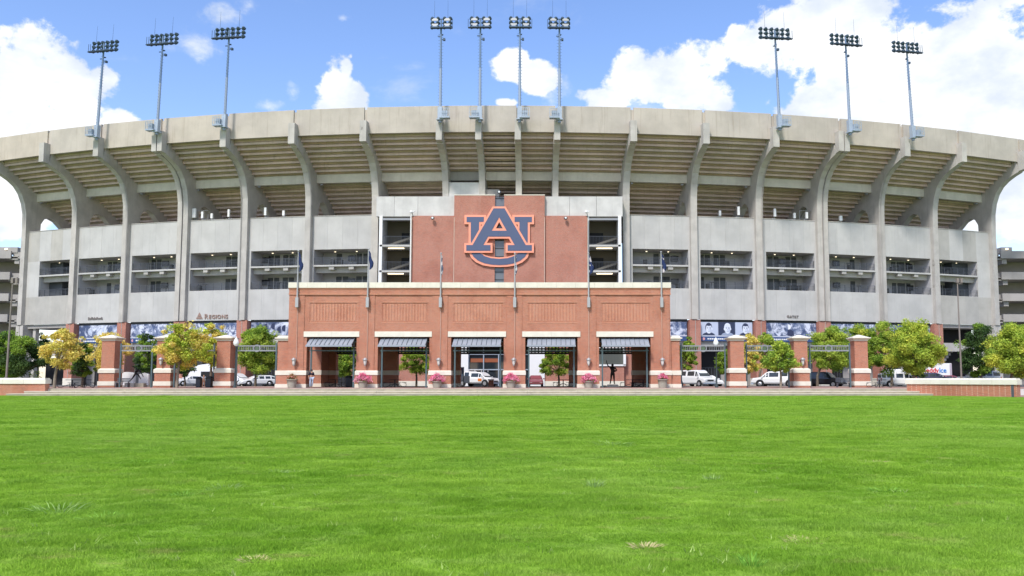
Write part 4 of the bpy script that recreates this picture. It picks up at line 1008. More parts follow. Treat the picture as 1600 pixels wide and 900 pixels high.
# ------------------------------------------------------------------ parking garages at both edges
def garage(sgn, lab):
    Y = 136; inner = X_(1545 if sgn > 0 else 42, Y); far = inner+sgn*55
    t = thing('parking_garage', lab, 'garage', (inner, Y, .45))
    def bx(x0, x1, y0, y1, z0, z1): return MB().box(min(x0,x1), max(x0,x1), y0, y1, z0, z1)
    tops = [392,425,458.5,491,524]
    xc = X_(1577 if sgn > 0 else 17, Y); xm = X_(1571 if sgn > 0 else 8, Y)
    for i, yt in enumerate(tops):
        z1 = Z_(yt,Y); z0 = Z_(yt+10.5,Y)
        bx(inner, xm, Y+.6, Y+.9, z0, z1-.12).build('parapet', CDARK, t); bx(xm, far, Y, Y+.3, z0-.12, z1).build('parapet', CDARK, t)
        bx(xm-sgn*1.0, xm+sgn*.4, Y+.3, Y+.8, z0-.3, z0+.3).build('corbel', CDARK, t)
        bx(inner, xc, Y+.3, Y+2.6, z0-.1, z0+.15).build('floor_slab', CDARK, t); bx(xc+sgn*.01, far, Y+.3, Y+6, z0-.1, z0+.15).build('floor_slab', CDARK, t)
        bx(inner, xc, Y+2.4, Y+2.6, z0+.15, z1-.5).build('rear_parapet', CDARK, t)
        for q in range(2):
            c_ = (xc+sgn*(1.2+8*q), Y+2.2, z0-.55); MB().cbox(c_, (.35,.35,.12)).build('ceiling_light', LIT, t)
        bx(xc-sgn*.2, xc+sgn*.6, Y+.5, Y+4.5, z0-.95, z0-.1).build('floor_beam', CDARK, t)
    bx(xc, xc+sgn*.5, Y+3.5, Y+5.5, .3, Z_(400,Y)).build('cross_wall', CDARK, t)
    bx(xc+sgn*.5, far, Y+5, Y+5.4, .3, Z_(394,Y)).build('rear_wall', CDARK, t)
    for q in range(4): x = xc+sgn*(5+11*q); bx(x, x+sgn*.8, Y+.4, Y+1.2, .3, Z_(396,Y)).build('column', CDARK, t)
    x0, x1 = (X_(1575,Y), X_(1592,Y)) if sgn > 0 else (X_(-20,Y), X_(15,Y))
    sb = bx(x0, x1, Y+.5, Y+3, Z_(394,Y), Z_(385.5,Y)).build('stair_house', CDARK, t); c_ = ((x0+x1)/2-sgn*0, Y+.4, Z_(388.5,Y)); MB().cbox(c_, (.35,.15,.2)).build('stair_light', LIT, sb)
garage(1, 'open sided concrete parking garage at the right edge'); garage(-1, 'open sided concrete parking garage at the left edge')

# ------------------------------------------------------------------ trees
def leaves_mesh(name, centers, radii, counts, size, m, seed, flat=.75):
    r = np.random.default_rng(seed); Vs = []
    for c, R, n in zip(centers, radii, counts):
        d = r.normal(size=(n,3)); d /= np.linalg.norm(d, axis=1)[:,None]
        rr = R*(.35+.65*r.random(n)**.55)*(1+.18*r.normal(size=n)); p = np.array(c)+d*rr[:,None]*np.array([1,1,flat])
        u = r.normal(size=(n,3)); u[:,2] *= .6; u /= np.linalg.norm(u, axis=1)[:,None]
        nn = d+.8*r.normal(size=(n,3)); v = np.cross(nn, u); v /= np.linalg.norm(v, axis=1)[:,None]
        s_ = size*(.6+.8*r.random(n))[:,None]
        Vs.append(np.stack([p-u*s_, p+v*s_*.45, p+u*s_, p-v*s_*.45], 1))
    V = np.concatenate(Vs).reshape(-1,3); F = np.arange(len(V)).reshape(-1,4)
    return np_mesh(name, V, F, m)
def tree(px, Y, ptop, pbot, pl, pr, m, lab, z0=None, seed=1, bark=None, dens=1.0, m2=None, group='small trees around the plaza', trunkpx=None, size=.125, shape=1.0):
    """crown between pixel rows ptop..pbot and pixel columns pl..pr at depth Y"""
    r = random.Random(seed); z0 = (.6 if Y < 91.5 else .45) if z0 is None else z0
    x = X_(trunkpx if trunkpx else px, Y); zt, zb = Z_(ptop,Y), Z_(pbot,Y); xl, xr = X_(pl,Y,550), X_(pr,Y,550)
    cx, cz = (xl+xr)/2, (zt+zb)/2; RX, RZ = (xr-xl)/2, (zt-zb)/2
    t = thing('tree', lab, 'tree', (x,Y,z0), group=group); bark = bark or BARK
    tr = .055+.012*(zt-z0); tm = MB(); zf = zb+RZ*.25
    tm.tube((x,Y,z0-.1), (x+.03,Y,z0+(zf-z0)*.5), tr*1.25, tr, 8, False); tm.tube((x+.03,Y,z0+(zf-z0)*.5), (x+(cx-x)*.3,Y,zf), tr, tr*.85, 8, False)
    top = (x+(cx-x)*.3,Y,zf); cs, rs_, n_ = [], [], []
    lm = MB(); N = max(14, int(26*dens)); G = 2.39996
    for i in range(N):
        f_ = (i+.5)/N; h = -1+2*f_; k = math.sqrt(max(0,1-h*h))**.8
        wz = 1.0 if h < 0 else 1-.35*h*shape
        a = i*G+r.uniform(-.6,.6); q = r.uniform(.45,1.08)
        c = (cx+RX*.82*k*q*math.cos(a)*wz, Y+RX*.75*k*q*math.sin(a), cz+RZ*.82*h+r.uniform(-.16,.16)*RZ)
        cs.append(c); rs_.append(min(RX,RZ)*r.uniform(.17,.37)); n_.append(int(120*dens*r.uniform(.7,1.3)*(min(RX,RZ)/1.6)**1.1))
        if i % 2 == 0:
            mid = (top[0]+(c[0]-top[0])*.5+r.uniform(-.1,.1), top[1]+(c[1]-top[1])*.5, top[2]+(c[2]-top[2])*.42)
            lm.tube(top, mid, tr*.5, tr*.3, 5, False); lm.tube(mid, c, tr*.3, tr*.1, 5, False)
    # a few loose sprays at the outline
    for i in range(int(10*dens)):
        a = r.uniform(0, math.pi*2); h = r.uniform(-.8,1); k = math.sqrt(1-h*h) if abs(h) < 1 else .1
        cs.append((cx+RX*1.0*k*math.cos(a), Y+RX*.9*k*math.sin(a), cz+RZ*1.0*h)); rs_.append(.28*min(RX,RZ)*r.uniform(.5,1)); n_.append(int(26*dens))
    cs.append((cx,Y,cz)); rs_.append(min(RX,RZ)*.8); n_.append(int(160*dens))
    tm.build('trunk', bark, t); lm.build('limbs', bark, t)
    off = wloc(t)
    half = len(cs)
    sel = [i for i in range(half) if not m2 or r.random() < .62]; rest = [i for i in range(half) if i not in sel]
    for ids, mm, nm in ((sel, m, 'crown'), (rest, m2, 'crown')):
        if not ids: continue
        me = leaves_mesh(nm, [tuple(np.array(cs[i])-np.array(off)) for i in ids], [rs_[i] for i in ids], [int(n_[i]*3.7) for i in ids], size*.8, mm, seed*13+len(ids))
        o = link(nm, me, t); o['kind'] = 'stuff'
    return t
T = [
 (95,77.5,511,578,68,126,LY,'yellow leaved tree at the left with thin pale trunk beside the low wall',dict(trunkpx=87,bark=BARKL,dens=.9,shape=1.5)),
 (130,87,538,590,108,152,LG,'dark green small tree between the two yellow trees at the left',dict(m2=LDG)),
 (178,86,518,580,140,202,LY,'yellow orange tree behind the leftmost gate pillar',dict(m2=LY,bark=BARKL)),
 (228,97,522,585,208,250,LG,'green round tree behind the leftmost metal gate screen',dict(m2=LDG,trunkpx=236)),
 (285,78.5,508,576,242,330,LYG,'big yellow green tree left of centre with pale trunk before a pillar',dict(trunkpx=278,bark=BARKL,m2=LY,dens=1.2)),
 (285,97,560,588,262,306,LDG,'low dark green tree behind the pale trunk of the yellow green tree',dict(trunkpx=290,dens=.8)),
 (330,90,505,572,308,356,LYG,'yellow tree top behind the gate pillar with the bins',dict(m2=LY)),
 (400,97,513,583,362,440,LMG,'broad green tree above the white car left of the pavilion',dict(trunkpx=400,m2=LG,dens=1.35)),
 (28,88,520,596,-40,70,LDG,'broad dark green tree behind the left low wall',dict(m2=LG,trunkpx=20,dens=1.5)),
 (541,103,540,592,518,562,LG,'green tree seen through the first pavilion opening',dict(m2=LMG)),
 (651,101,538,586,618,684,LG,'green tree with straight trunk seen through the second pavilion opening',dict(m2=LMG,trunkpx=651)),
 (873,101,541,587,834,906,LG,'bright green tree seen through the fourth pavilion opening',dict(m2=LMG,trunkpx=873)),
 (1073,94,528,583,1060,1091,LG,'green tree between the pavilion and the white van',dict(m2=LMG,trunkpx=1062)),
 (1130,95,546,585,1116,1146,LG,'small green tree behind the pillar right of the white van',dict(trunkpx=1134)),
 (1172,91,522,585,1150,1192,LY,'yellow topped tree behind the gate pillar right of the white van',dict(m2=LMG,trunkpx=1165)),
 (1219,79,535,582,1190,1249,LMG,'pale green young tree with thin trunk in front of the white pickup',dict(bark=BARKL,m2=LG,shape=1.2,dens=1.0)),
 (1200,98,520,575,1180,1222,LMG,'light green tree top behind the white pickup',dict(trunkpx=1186)),
 (1290,96,508,580,1262,1335,LMG,'broad light green tree above the black vehicle',dict(m2=LG,trunkpx=1276,dens=1.3)),
 (1345,99,503,582,1320,1372,LMG,'green tree top behind the rightmost gate pillar',dict(m2=LYG,trunkpx=1352)),
 (1378,97,506,583,1352,1412,LG,'green tree left of the big light green tree at the right',dict(m2=LMG,trunkpx=1392,dens=1.1)),
 (1424,86,502,582,1384,1474,LMG,'big light green tree above the white minivan',dict(m2=LYG,trunkpx=1426,dens=1.6)),
 (1436,100,520,590,1416,1452,LDG,'dark forked tree behind the big light green tree',dict(trunkpx=1436)),
 (1530,101,508,592,1500,1562,LDG,'dark green tree right of the tall thin light pole',dict(m2=LG,trunkpx=1532,dens=1.3)),
 (1583,87,508,588,1542,1632,LMG,'big yellow green tree at the right edge',dict(m2=LYG,trunkpx=1578,dens=1.6)),
 (60,150,520,562,44,76,LDG,'far dark tree seen under the left end of the stand',dict(z0=.3,group='far trees')),
 (10,152,512,560,-20,34,LDG,'far dark tree behind the left parking garage foot',dict(z0=.3,group='far trees')),
 (1560,175,528,560,1545,1590,LDG,'far dark tree behind the right parking garage foot',dict(z0=.3,group='far trees')),
]
for i, (px, Y, pt, pb, pl, pr, m, lab, kw) in enumerate(T): tree(px, Y, pt, pb, pl, pr, m, lab, seed=i+3, **kw)

# ------------------------------------------------------------------ flower pots
pots = [(457,.75,LCO,.7,'concrete pot with sparse coral flowers at the left end of the pavilion'),(567.5,.6,LPK,1.25,'pot of pink flowers on the pier between the first and second openings'),(683.5,.6,LPK,1.15,'pot of pink flowers on the pier between the second and third openings'),(798.5,.6,LPK,1.2,'pot of pink flowers on the pier between the third and fourth openings'),(919.5,.6,LPK,1.15,'pot of pink flowers with tall grass on the pier left of the statue'),(1035,.75,LPK,.8,'pot with few pink flowers and tall grass at the right end of the pavilion')]
for i, (px, zz, m, fr_, lab) in enumerate(pots):
    Y = 79.1; x = X_(px,Y); z0 = .6; hp = .62+(.18 if i in (0,5) else 0); t = thing('flower_pot', lab, 'flower pot', (x,Y,z0), group='flower pots along the pavilion')
    MB().lathe((x,Y,z0), [(.36,0),(.42,hp*.5),(.46,hp-.08),(.52,hp-.06),(.52,hp),(.44,hp),(.42,hp-.05)], 18).build('pot', POT, t)
    R = .84*fr_/1.1
    cs = [(0+R*.7*math.cos(a)*k, R*.6*math.sin(a)*k, hp+.12+.42*(1-k)*fr_+.1*math.sin(a*3)) for a, k in [(j*2.4, (j/14)**.5) for j in range(15)]]
    o = link('flowers', leaves_mesh('flowers', cs, [.27*fr_/1.1]*15, [int(85*fr_)]*15, .065, m, i+50), t); o['kind'] = 'stuff'
    o = link('foliage', leaves_mesh('foliage', [(c[0],c[1],c[2]-.14) for c in cs], [.25]*15, [26]*15, .06, LFL, i+70), t); o['kind'] = 'stuff'
    if i in (0,3,4,5):
        gm = MB(); rr = random.Random(i)
        for j in range(26):
            a = rr.uniform(0,6.28); d_ = rr.uniform(.05,.4); h = rr.uniform(.35,.6)
            gm.add([(x+.06*math.cos(a)-.012,Y+.06*math.sin(a),z0+hp),(x+.06*math.cos(a)+.012,Y+.06*math.sin(a),z0+hp),(x+d_*math.cos(a),Y+d_*math.sin(a),z0+hp+h+.15)], [(0,1,2)])
        o = gm.build('tall_grass', LFL, t); o['kind'] = 'stuff'

# ------------------------------------------------------------------ vehicles
def vehicle(name, lab, cat, x, y, z, head, kind, paint, group='vehicles parked in front of the stand', scale=1.0):
    """head: direction the front points to, degrees clockwise from +Y"""
    t = thing(name, lab, cat, (x,y,z), rz=math.pi/2-rad(head), group=group)
    K = {'suv':   dict(L=4.7,W=1.85,st=[(-2.4,.45,1.0,None),(-2.35,.34,1.12,1.68),(-1.4,.32,1.12,1.80),(.3,.32,1.1,1.80),(.72,.32,1.1,1.68),(1.2,.32,1.12,None),(2.2,.34,1.04,None),(2.36,.42,.78,None)],wh=.36,wb=(-1.4,1.45)),
         'wagon': dict(L=4.7,W=1.8,st=[(-2.3,.45,.85,None),(-2.2,.3,.93,1.25),(-1.6,.25,.93,1.44),(.1,.25,.92,1.44),(.55,.25,.92,1.33),(1.2,.25,.92,None),(2.1,.28,.76,None),(2.3,.4,.58,None)],wh=.33,wb=(-1.4,1.4)),
         'sedan': dict(L=4.6,W=1.78,st=[(-2.3,.42,.88,None),(-2.2,.28,.95,None),(-1.55,.25,.95,None),(-.95,.25,.93,1.38),(.15,.25,.92,1.42),(.5,.25,.92,1.32),(1.15,.25,.90,None),(2.1,.28,.74,None),(2.3,.4,.56,None)],wh=.32,wb=(-1.35,1.4)),
         'minivan':dict(L=5.1,W=1.95,st=[(-2.5,.42,1.0,None),(-2.45,.3,1.05,1.6),(-1.9,.26,1.05,1.75),(.2,.26,1.0,1.77),(.75,.26,.98,1.66),(1.75,.26,.98,None),(2.35,.3,.80,None),(2.5,.42,.62,None)],wh=.34,wb=(-1.5,1.6)),
         'van':   dict(L=5.5,W=2.0,st=[(-2.75,.5,1.3,None),(-2.7,.35,1.3,1.98),(-2.3,.33,1.3,2.07),(.9,.33,1.25,2.08),(1.25,.33,1.2,1.96),(1.85,.33,1.18,None),(2.55,.38,1.05,None),(2.72,.48,.9,None)],wh=.37,wb=(-1.75,1.75)),
         'pickup':dict(L=5.6,W=2.0,st=[(-2.8,.55,1.15,None),(-2.75,.42,1.2,1.85),(-2.4,.4,1.2,1.95),(-.65,.4,1.2,1.95),(-.45,.4,1.15,1.84),(.75,.4,1.12,1.84),(1.1,.4,1.12,1.7),(1.75,.4,1.12,None),(2.6,.42,1.02,None),(2.78,.52,.75,None)],wh=.40,wb=(-1.65,1.75))}[kind]
    W2 = K['W']/2; st = K['st']
    def ring(s):
        xx, zs, zb, zr = s; e = 1-.06*(abs(xx)/(K['L']/2))**3; w_ = W2*e; zr2 = zr if zr else zb+.05; wr = w_*(.78 if zr else .86)
        half = [(w_*.9,zs),(w_,zs+.16),(w_,zb-.12),(w_*.965,zb),(wr if zr else w_*.9,zr2-.07 if zr else zr2-.02),(wr*.86,zr2)]
        return [(xx,-a,b) for a, b in half]+[(xx,a,b) for a, b in half[::-1]]
    B = lambda mb, nm, m, par=t: mb.build(nm, m, par, world=False)
    B(MB().loft([ring(s) for s in st], True, False), 'body', paint)
    cab = [s for s in st if s[3]]
    # side glass between consecutive cabin stations, windscreen and rear window
    def side(s, f, sg, lift=.012):
        xx, zs, zb, zr = s; e = 1-.06*(abs(xx)/(K['L']/2))**3; w_ = W2*e
        a = (xx, w_*.965, zb); zr2 = zr if zr else zb+.05; bq = (xx, w_*(.78 if zr else .9), (zr2-.07) if zr else zr2-.02)
        p = [a[i]+(bq[i]-a[i])*f for i in range(3)]; return (p[0], sg*(p[1]+lift), p[2])
    for sg in (-1, 1):
        cs2 = cab+[st[st.index(cab[-1])+1]]
        ws = []
        for s0, s1 in zip(cs2[:-1], cs2[1:]):
            Ls = s1[0]-s0[0]
            if Ls < .3: continue
            k = 2 if Ls > 1.3 else 1
            for j in range(k):
                fa, fb = j/k+(.06 if Ls > .8 else .12), (j+1)/k-(.05 if Ls > .8 else .1)
                if kind == 'van' and s1[0] < .3 and not (j == k-1): continue
                def at_(f, h): a_, b_ = side(s0, h, sg), side(s1, h, sg); return tuple(a_[i]+(b_[i]-a_[i])*f for i in range(3))
                if s1[3] is None:
                    pts = [at_(fa,.1), at_(.55,.1), at_(.1,.86)]
                else: pts = [at_(fa,.12), at_(fb,.12), at_(fb,.88), at_(fa,.88)]
                q = [tuple(np.array(p)-np.array((0,sg*.03,0))) for p in pts]
                B(MB().prism(q, pts), 'side_window', CARGL)
    s0, s1 = cab[-1], st[st.index(cab[-1])+1]
    def quad(sA, sB, nm, fl=.1, fh=.9, lift=.015, xs=1):
        zA, zB = sA[3]-.04, sB[2]+.03; pts = []
        for f, w_ in ((fh, .70),(fl, .86)):
            xx = sA[0]+(sB[0]-sA[0])*(1-f); zz = zA+(zB-zA)*(1-f); pts += [(xx+xs*lift, -W2*w_, zz+lift), (xx+xs*lift, W2*w_, zz+lift)] if len(pts) == 0 else [(xx+xs*lift, W2*w_, zz+lift), (xx+xs*lift, -W2*w_, zz+lift)]
        q = [(p[0]-xs*.03,p[1],p[2]-.02) for p in pts]; B(MB().prism(q, pts), nm, CARGL)
    quad(s0, s1, 'windscreen')
    r0, r1 = cab[0], st[st.index(cab[0])-1]
    if kind in ('sedan',): quad(r0, r1, 'rear_window', xs=-1)
    else:
        zb, zr = r0[2], r0[3]; xx = r0[0]-.04
        B(MB().hexa([(xx-.03,-W2*.74,zb+.08),(xx-.03,W2*.74,zb+.08),(xx+.05,W2*.74,zb+.08),(xx+.05,-W2*.74,zb+.08),(xx-.0,-W2*.66,zr-.12),(xx-.0,W2*.66,zr-.12),(xx+.07,W2*.66,zr-.12),(xx+.07,-W2*.66,zr-.12)]), 'rear_window', CARGL)
    xf, xb_ = st[-1][0], st[0][0]; zf, zrr = st[-1][2], st[0][2]
    B(MB().box(xf-.06, xf+.03, -W2*.5, W2*.5, zf-.22, zf-.04), 'grille', BLACKM)
    B(MB().box(xf-.25, xf+.08, -W2*.93, W2*.93, .34, .52), 'front_bumper', paint if kind not in ('van','pickup') else GREYM); B(MB().box(xb_-.08, xb_+.25, -W2*.93, W2*.93, .38, .56), 'rear_bumper', paint if kind not in ('van','pickup') else GREYM)
    HL = mat('headlight', (.75,.78,.8), .1); TL = mat('tail_light', (.45,.02,.02), .2)
    for sg in (-1, 1):
        B(MB().cbox((xf-.06, sg*W2*.72, zf-.1), (.22,.34,.17)), 'headlight', HL); B(MB().cbox((xb_+.03, sg*W2*.84, zrr-.12), (.12,.2,.36)), 'tail_light', TL)
        B(MB().cbox((s1[0]-.25, sg*(W2+.1), s1[2]+.08), (.14,.2,.15)), 'wing_mirror', paint)
        for wx in K['wb']:
            r = K['wh']; y_ = sg*(W2-.1)
            ar = MB().lathe((wx, y_+sg*.07, r+.02), [(r+.09,-.04),(r+.09,.035)], 18, axis='y'); B(ar, 'wheel_arch', BLACKM)
            wh = B(MB().lathe((wx, y_+sg*.02, r), [(r-.05,-.12),(r,-.09),(r,.09),(r-.05,.12)], 20, axis='y'), 'wheel', TYRE)
            B(MB().lathe((wx, y_+sg*.135, r), [(r*.62,-.03),(r*.6,.012),(r*.15,.02)], 14, axis='y'), 'rim', RIM, wh)
    B(MB().cbox((xf+.05, 0, .46), (.03,.5,.12)), 'number_plate', WHITEM); B(MB().cbox((xb_-.09, 0, .62), (.03,.5,.14)), 'number_plate', WHITEM)
    if scale != 1: t.scale = (scale,)*3
    return t
cp = lambda n, c: mat(n, c, .28, spec=.5, coords='obj', coat=.6)
PWH, PBK, PNV, PMR, PSV, PTL = cp('car_paint_white',(.78,.78,.77)), cp('car_paint_black',(.012,.013,.018)), cp('car_paint_navy',(.02,.02,.06)), cp('car_paint_maroon',(.22,.05,.07)), cp('car_paint_silver',(.42,.45,.47)), cp('car_paint_teal',(.05,.12,.12))
def vx(px, Y): return X_(px, Y, 598)
rd = .452
van = vehicle('passenger_van', 'white passenger van parked facing the lawn just right of the pavilion', 'van', vx(1087,106), 106, rd, 148, 'van', PWH)
vehicle('parked_car', 'small white car tucked behind the white passenger van', 'car', vx(1107,109.5), 109.5, rd, 158, 'sedan', PWH)
pk = vehicle('pickup_truck', 'white pickup with camper shell and windows behind the pale young tree', 'pickup', vx(1214,97.5), 97.5, rd, 298, 'pickup', PWH)
vehicle('parked_suv', 'black sport utility vehicle between the two gate pillars on the right', 'car', vx(1287,98.5), 98.5, rd, 128, 'suv', PBK)
vehicle('minivan', 'white minivan seen from the side at the left end of the right low wall', 'van', vx(1407,102.5), 102.5, rd, 96, 'minivan', PWH)
vehicle('parked_wagon', 'white estate car between the bin pillar and the pavilion', 'car', vx(402,113), 113, rd, 232, 'wagon', PWH)
vehicle('parked_car', 'dark teal car peeking out left of the pavilion end pillar', 'car', vx(430,116), 116, rd, 120, 'sedan', PTL)
vehicle('parked_car', 'white low car behind the litter bins on the left', 'car', vx(298,111), 111, rd, 222, 'sedan', PWH)
gv = vehicle('parked_van', 'white van with green side panel half hidden by the bin pillar', 'van', vx(367,114.5), 114.5, rd, 112, 'minivan', PWH)
MB().box(-1.6, 1.0, -1.01, -.99, .5, 1.3).build('green_panel', mat('green_decal', (.01,.35,.12), .4, coords='obj'), gv, world=False)
rv = vehicle('rescue_truck', 'white truck with roof rack and orange emblem inside the third pavilion opening', 'truck', vx(746,108), 108, rd, 118, 'pickup', PWH)
rk = MB()
for y_ in (-.8,.8): rk.box(-1.9, 1.1, y_-.03, y_+.03, 2.1, 2.16)
for x_ in (-1.9,-.9,.1,1.1): rk.box(x_-.03, x_+.03, -.8, .8, 2.1, 2.16); rk.box(x_-.03,x_+.03,-.8,-.76,1.85,2.1); rk.box(x_-.03,x_+.03,.76,.8,1.85,2.1)
rk.build('roof_rack', WHITEM, rv, world=False); MB().cbox((1.0,-1.02,.85), (.55,.02,.35)).build('orange_emblem', mat('orange_decal', (.7,.2,.03), .5, coords='obj'), rv, world=False)
MB().cbox((-1.3,-1.02,.9), (1.5,.02,.9)).build('equipment_doors', DOOR, rv, world=False)
vehicle('parked_car', 'maroon and silver car seen from behind in the fourth pavilion opening', 'car', vx(837,106), 106, rd, 178, 'sedan', PMR)
vehicle('parked_car', 'navy car roof showing above the right low wall before the ice truck', 'car', vx(1459,107), 107, rd+.3, 100, 'wagon', PNV)
vehicle('parked_car', 'maroon car roof low behind the wall near the ice truck end', 'car', vx(1484,110), 110, rd, 95, 'wagon', PMR)
vehicle('parked_suv', 'silver car behind the wall right of the tall thin light pole', 'car', vx(1529,103), 103, rd+.15, 268, 'suv', PSV)
vehicle('parked_van', 'white van behind the white minivan under the big light green tree', 'van', vx(1412,115), 115, rd+.2, 95, 'van', PWH)
# white camper top on the pickup is part of the body shell; add its roof vent
MB().box(-2.5,-.75,-.72,.72,1.93,2.03).build('camper_roof', PWH, pk, world=False)
# ice truck
Y = 112; x0, x1 = X_(1420,Y,580), X_(1487,Y,580)
t = thing('box_truck', 'white box truck with red and blue ice lettering behind the right low wall', 'truck', ((x0+x1)/2,Y,rd))
MB().box(x0, x1, Y, Y+2.4, 1.1, Z_(567.5,Y)).build('cargo_box', WHITE, t)
MB().box(x0-.04, x1+.04, Y-.03, Y, 1.05, 1.2).build('side_rail', GREYM, t)
ty = MB(); ty.box(x1-.25, x1+.02, Y-.04, Y+2.4, 1.15, Z_(568,Y)); ty.build('rear_frame', mat('mauve_frame', (.45,.40,.46), .5), t)
cb = MB(); cb.loft([[(x0-.1,Y+.1,.8),(x0-.1,Y+2.3,.8),(x0-.1,Y+2.3,2.6),(x0-.1,Y+.1,2.6)],[(x0-1.2,Y+.1,.8),(x0-1.2,Y+2.3,.8),(x0-1.2,Y+2.3,2.5),(x0-1.2,Y+.1,2.5)],[(x0-2.2,Y+.2,.8),(x0-2.2,Y+2.2,.8),(x0-2.2,Y+2.2,1.5),(x0-2.2,Y+.2,1.5)]]); cb.build('cab', WHITE, t)
MB().box(x0-1.1, x0-.3, Y+.06, Y+.12, 1.7, 2.35).build('cab_window', CARGL, t)
for xx in (x0-1.2, x1-1.2, x1-2.3): wv = MB().lathe((xx,Y+.15,rd+.48), [(.46,-.14),(.5,-.1),(.5,.1),(.46,.14)], 18, axis='y').build('wheel', TYRE, t); MB().lathe((xx,Y+.02,rd+.48), [(.28,-.03),(.26,.01)], 12, axis='y').build('rim', RIM, wv)
RDL, BLL, GRL = mat('red_lettering', (.62,.02,.03), .5), mat('blue_lettering', (.03,.22,.62), .5), mat('green_lettering', (.02,.30,.16), .5)
letters('ReddyIce', t, (X_(1440,Y,580), Y-.03, Z_(582,Y)), (1,0,0), .92, [RDL]*5+[BLL]*3, .12, .012, .012)
c_ = (X_(1430,Y,580), Y-.02, Z_(578.5,Y)); MB().lathe(c_, [(.4,0),(.4,-.02)], 14, axis='y').build('green_badge', GRL, t)
# trailer
Y = 117; x0, x1 = X_(292,Y,585), X_(345,Y,585)
t = thing('white_trailer', 'large white trailer with rounded roof and dark side hatch behind the litter bins', 'trailer', ((x0+x1)/2,Y,rd))
zt_ = Z_(569.5,Y); rg = [[(x0+(x1-x0)*f_, y_, z_) for y_, z_ in ((Y,.9),(Y+2.4,.9),(Y+2.4,h_),(Y+1.2,h_+.12),(Y,h_))] for f_, h_ in ((0,1.6),(.12,zt_-.7),(.3,zt_-.12),(.5,zt_),(1,zt_))]
MB().loft(rg).build('shell', WHITE, t); MB().box(X_(314,Y,585), X_(336,Y,585), Y-.05, Y+.02, Z_(592,Y), Z_(580.5,Y)).build('side_hatch', DARK, t)
MB().box(x0+.5, x1, Y+.1, Y+2.3, .7, .9).build('chassis', BLACKM, t)
for xx in (x0+2.6, x0+3.5): MB().lathe((xx,Y+.1,rd+.36), [(.33,-.1),(.36,-.07),(.36,.07),(.33,.1)], 16, axis='y').build('wheel', TYRE, t)
letters('Tiger', t, (X_(325,Y,576), Y-.02, Z_(576.5,Y)), (1,0,0), .5, LETR, .3, .01, .02) if False else None

# ------------------------------------------------------------------ plaza furniture
def bin_(px, Y, lab, w_=.35, h=1.0, round_=False):
    x = X_(px,Y,598); t = thing('litter_bin', lab, 'litter bin', (x,Y,.6), group='dark litter bins')
    if round_: MB().lathe((x,Y,.6), [(w_*.85,0),(w_,.1),(w_,h),(w_*.9,h+.05)], 16).build('body', BLACKM, t)
    else: MB().frus(x-w_,x+w_,Y-w_,Y+w_,.62,x-w_*1.05,x+w_*1.05,Y-w_*1.05,Y+w_*1.05,.6+h).build('body', BLACKM, t)
    sl = MB()
    for j in range(14): a = 2*math.pi*j/14; r = w_*(1.02 if round_ else 1.35); 
    for j in range(7): u = -w_+.05+j*(2*w_-.1)/6; sl.box(x+u-.02, x+u+.02, Y-w_*1.12-.03, Y-w_*1.05+.03, .68, .6+h-.1)
    sl.build('slats', RAIL, t); MB().lathe((x,Y,.6+h), [(w_*1.08,0),(w_*1.08,.06),(w_*.6,.16)], 14).build('lid', BLACKM, t)
bin_(311,81.5,'dark square litter bin, left one of the pair', .22, .9); bin_(327,81,'dark square litter bin nearer the gate pillar', .27, .95)
bin_(545.5,84.5,'round dark litter bin inside the first pavilion opening', .38, 1.0, True)
def picnic(px, Y, lab, rz=0, s_=1.0):
    x = X_(px,Y,598); t = thing('picnic_table', lab, 'table', (x,Y,.6), rz=rz, group='dark metal picnic tables'); B = lambda mb, nm: mb.build(nm, BLACKM, t, world=False)
    B(MB().lathe((0,0,.72), [(.62,0),(.62,.05)], 8, smooth=False), 'table_top'); B(MB().tube((0,0,0), (0,0,.72), .05), 'pedestal')
    for k in range(4):
        a = math.pi/2*k+.5; c, sn = math.cos(a), math.sin(a)
        sb = B(MB().lathe((c*1.0,sn*1.0,.44), [(.23,0),(.23,.04)], 10), 'seat')
        lg = MB(); pts = [(.05,.35),(.45,.25),(.85,.06),(1.12,.03),(1.25,.2),(1.2,.4),(1.02,.44)]
        for (r0, z0), (r1, z1) in zip(pts[:-1], pts[1:]): lg.tube((c*r0,sn*r0,z0), (c*r1,sn*r1,z1), .025, None, 6)
        B(lg, 'seat_arm')
    return t
for a in ((113,79.5,'dark metal picnic table left of the leftmost gate pillar',.2),(132,80.5,'dark metal picnic table just beside the leftmost gate pillar',.8),(524,86,'dark picnic table inside the first pavilion opening',.3),(617,84,'dark picnic table inside the second pavilion opening',.1),(880,87,'dark picnic table inside the fourth pavilion opening',.5),(988,85,'dark picnic table right of the statue in the fifth opening',.9),(1005,83.5,'dark picnic table in the shade at the right of the fifth opening',.3),(1374,81.5,'dark picnic table right of the rightmost gate pillar',.4)): picnic(*a)
def bench(px, Y, lab, w_=1.5):
    x = X_(px,Y,600); t = thing('bench', lab, 'bench', (x,Y,.6)); B = lambda mb, nm, m=RAIL: mb.build(nm, m, t)
    for j in range(3): MB().box(x-w_/2, x+w_/2, Y-.2+j*.14, Y-.09+j*.14, 1.02, 1.06).build('seat_slat', RAIL, t)
    for j in range(3): MB().box(x-w_/2, x+w_/2, Y+.22, Y+.26, 1.15+j*.13, 1.24+j*.13).build('back_slat', RAIL, t)
    for sx in (-w_/2+.08, w_/2-.08): MB().box(x+sx-.03, x+sx+.03, Y-.2, Y+.26, .6, 1.02).build('leg', RAIL, t)
bench(191.5,82.5,'grey bench beside the leftmost gate pillar and the dark sculpture',1.3); bench(1318,83,'grey bench left of the rightmost gate pillar',1.4)
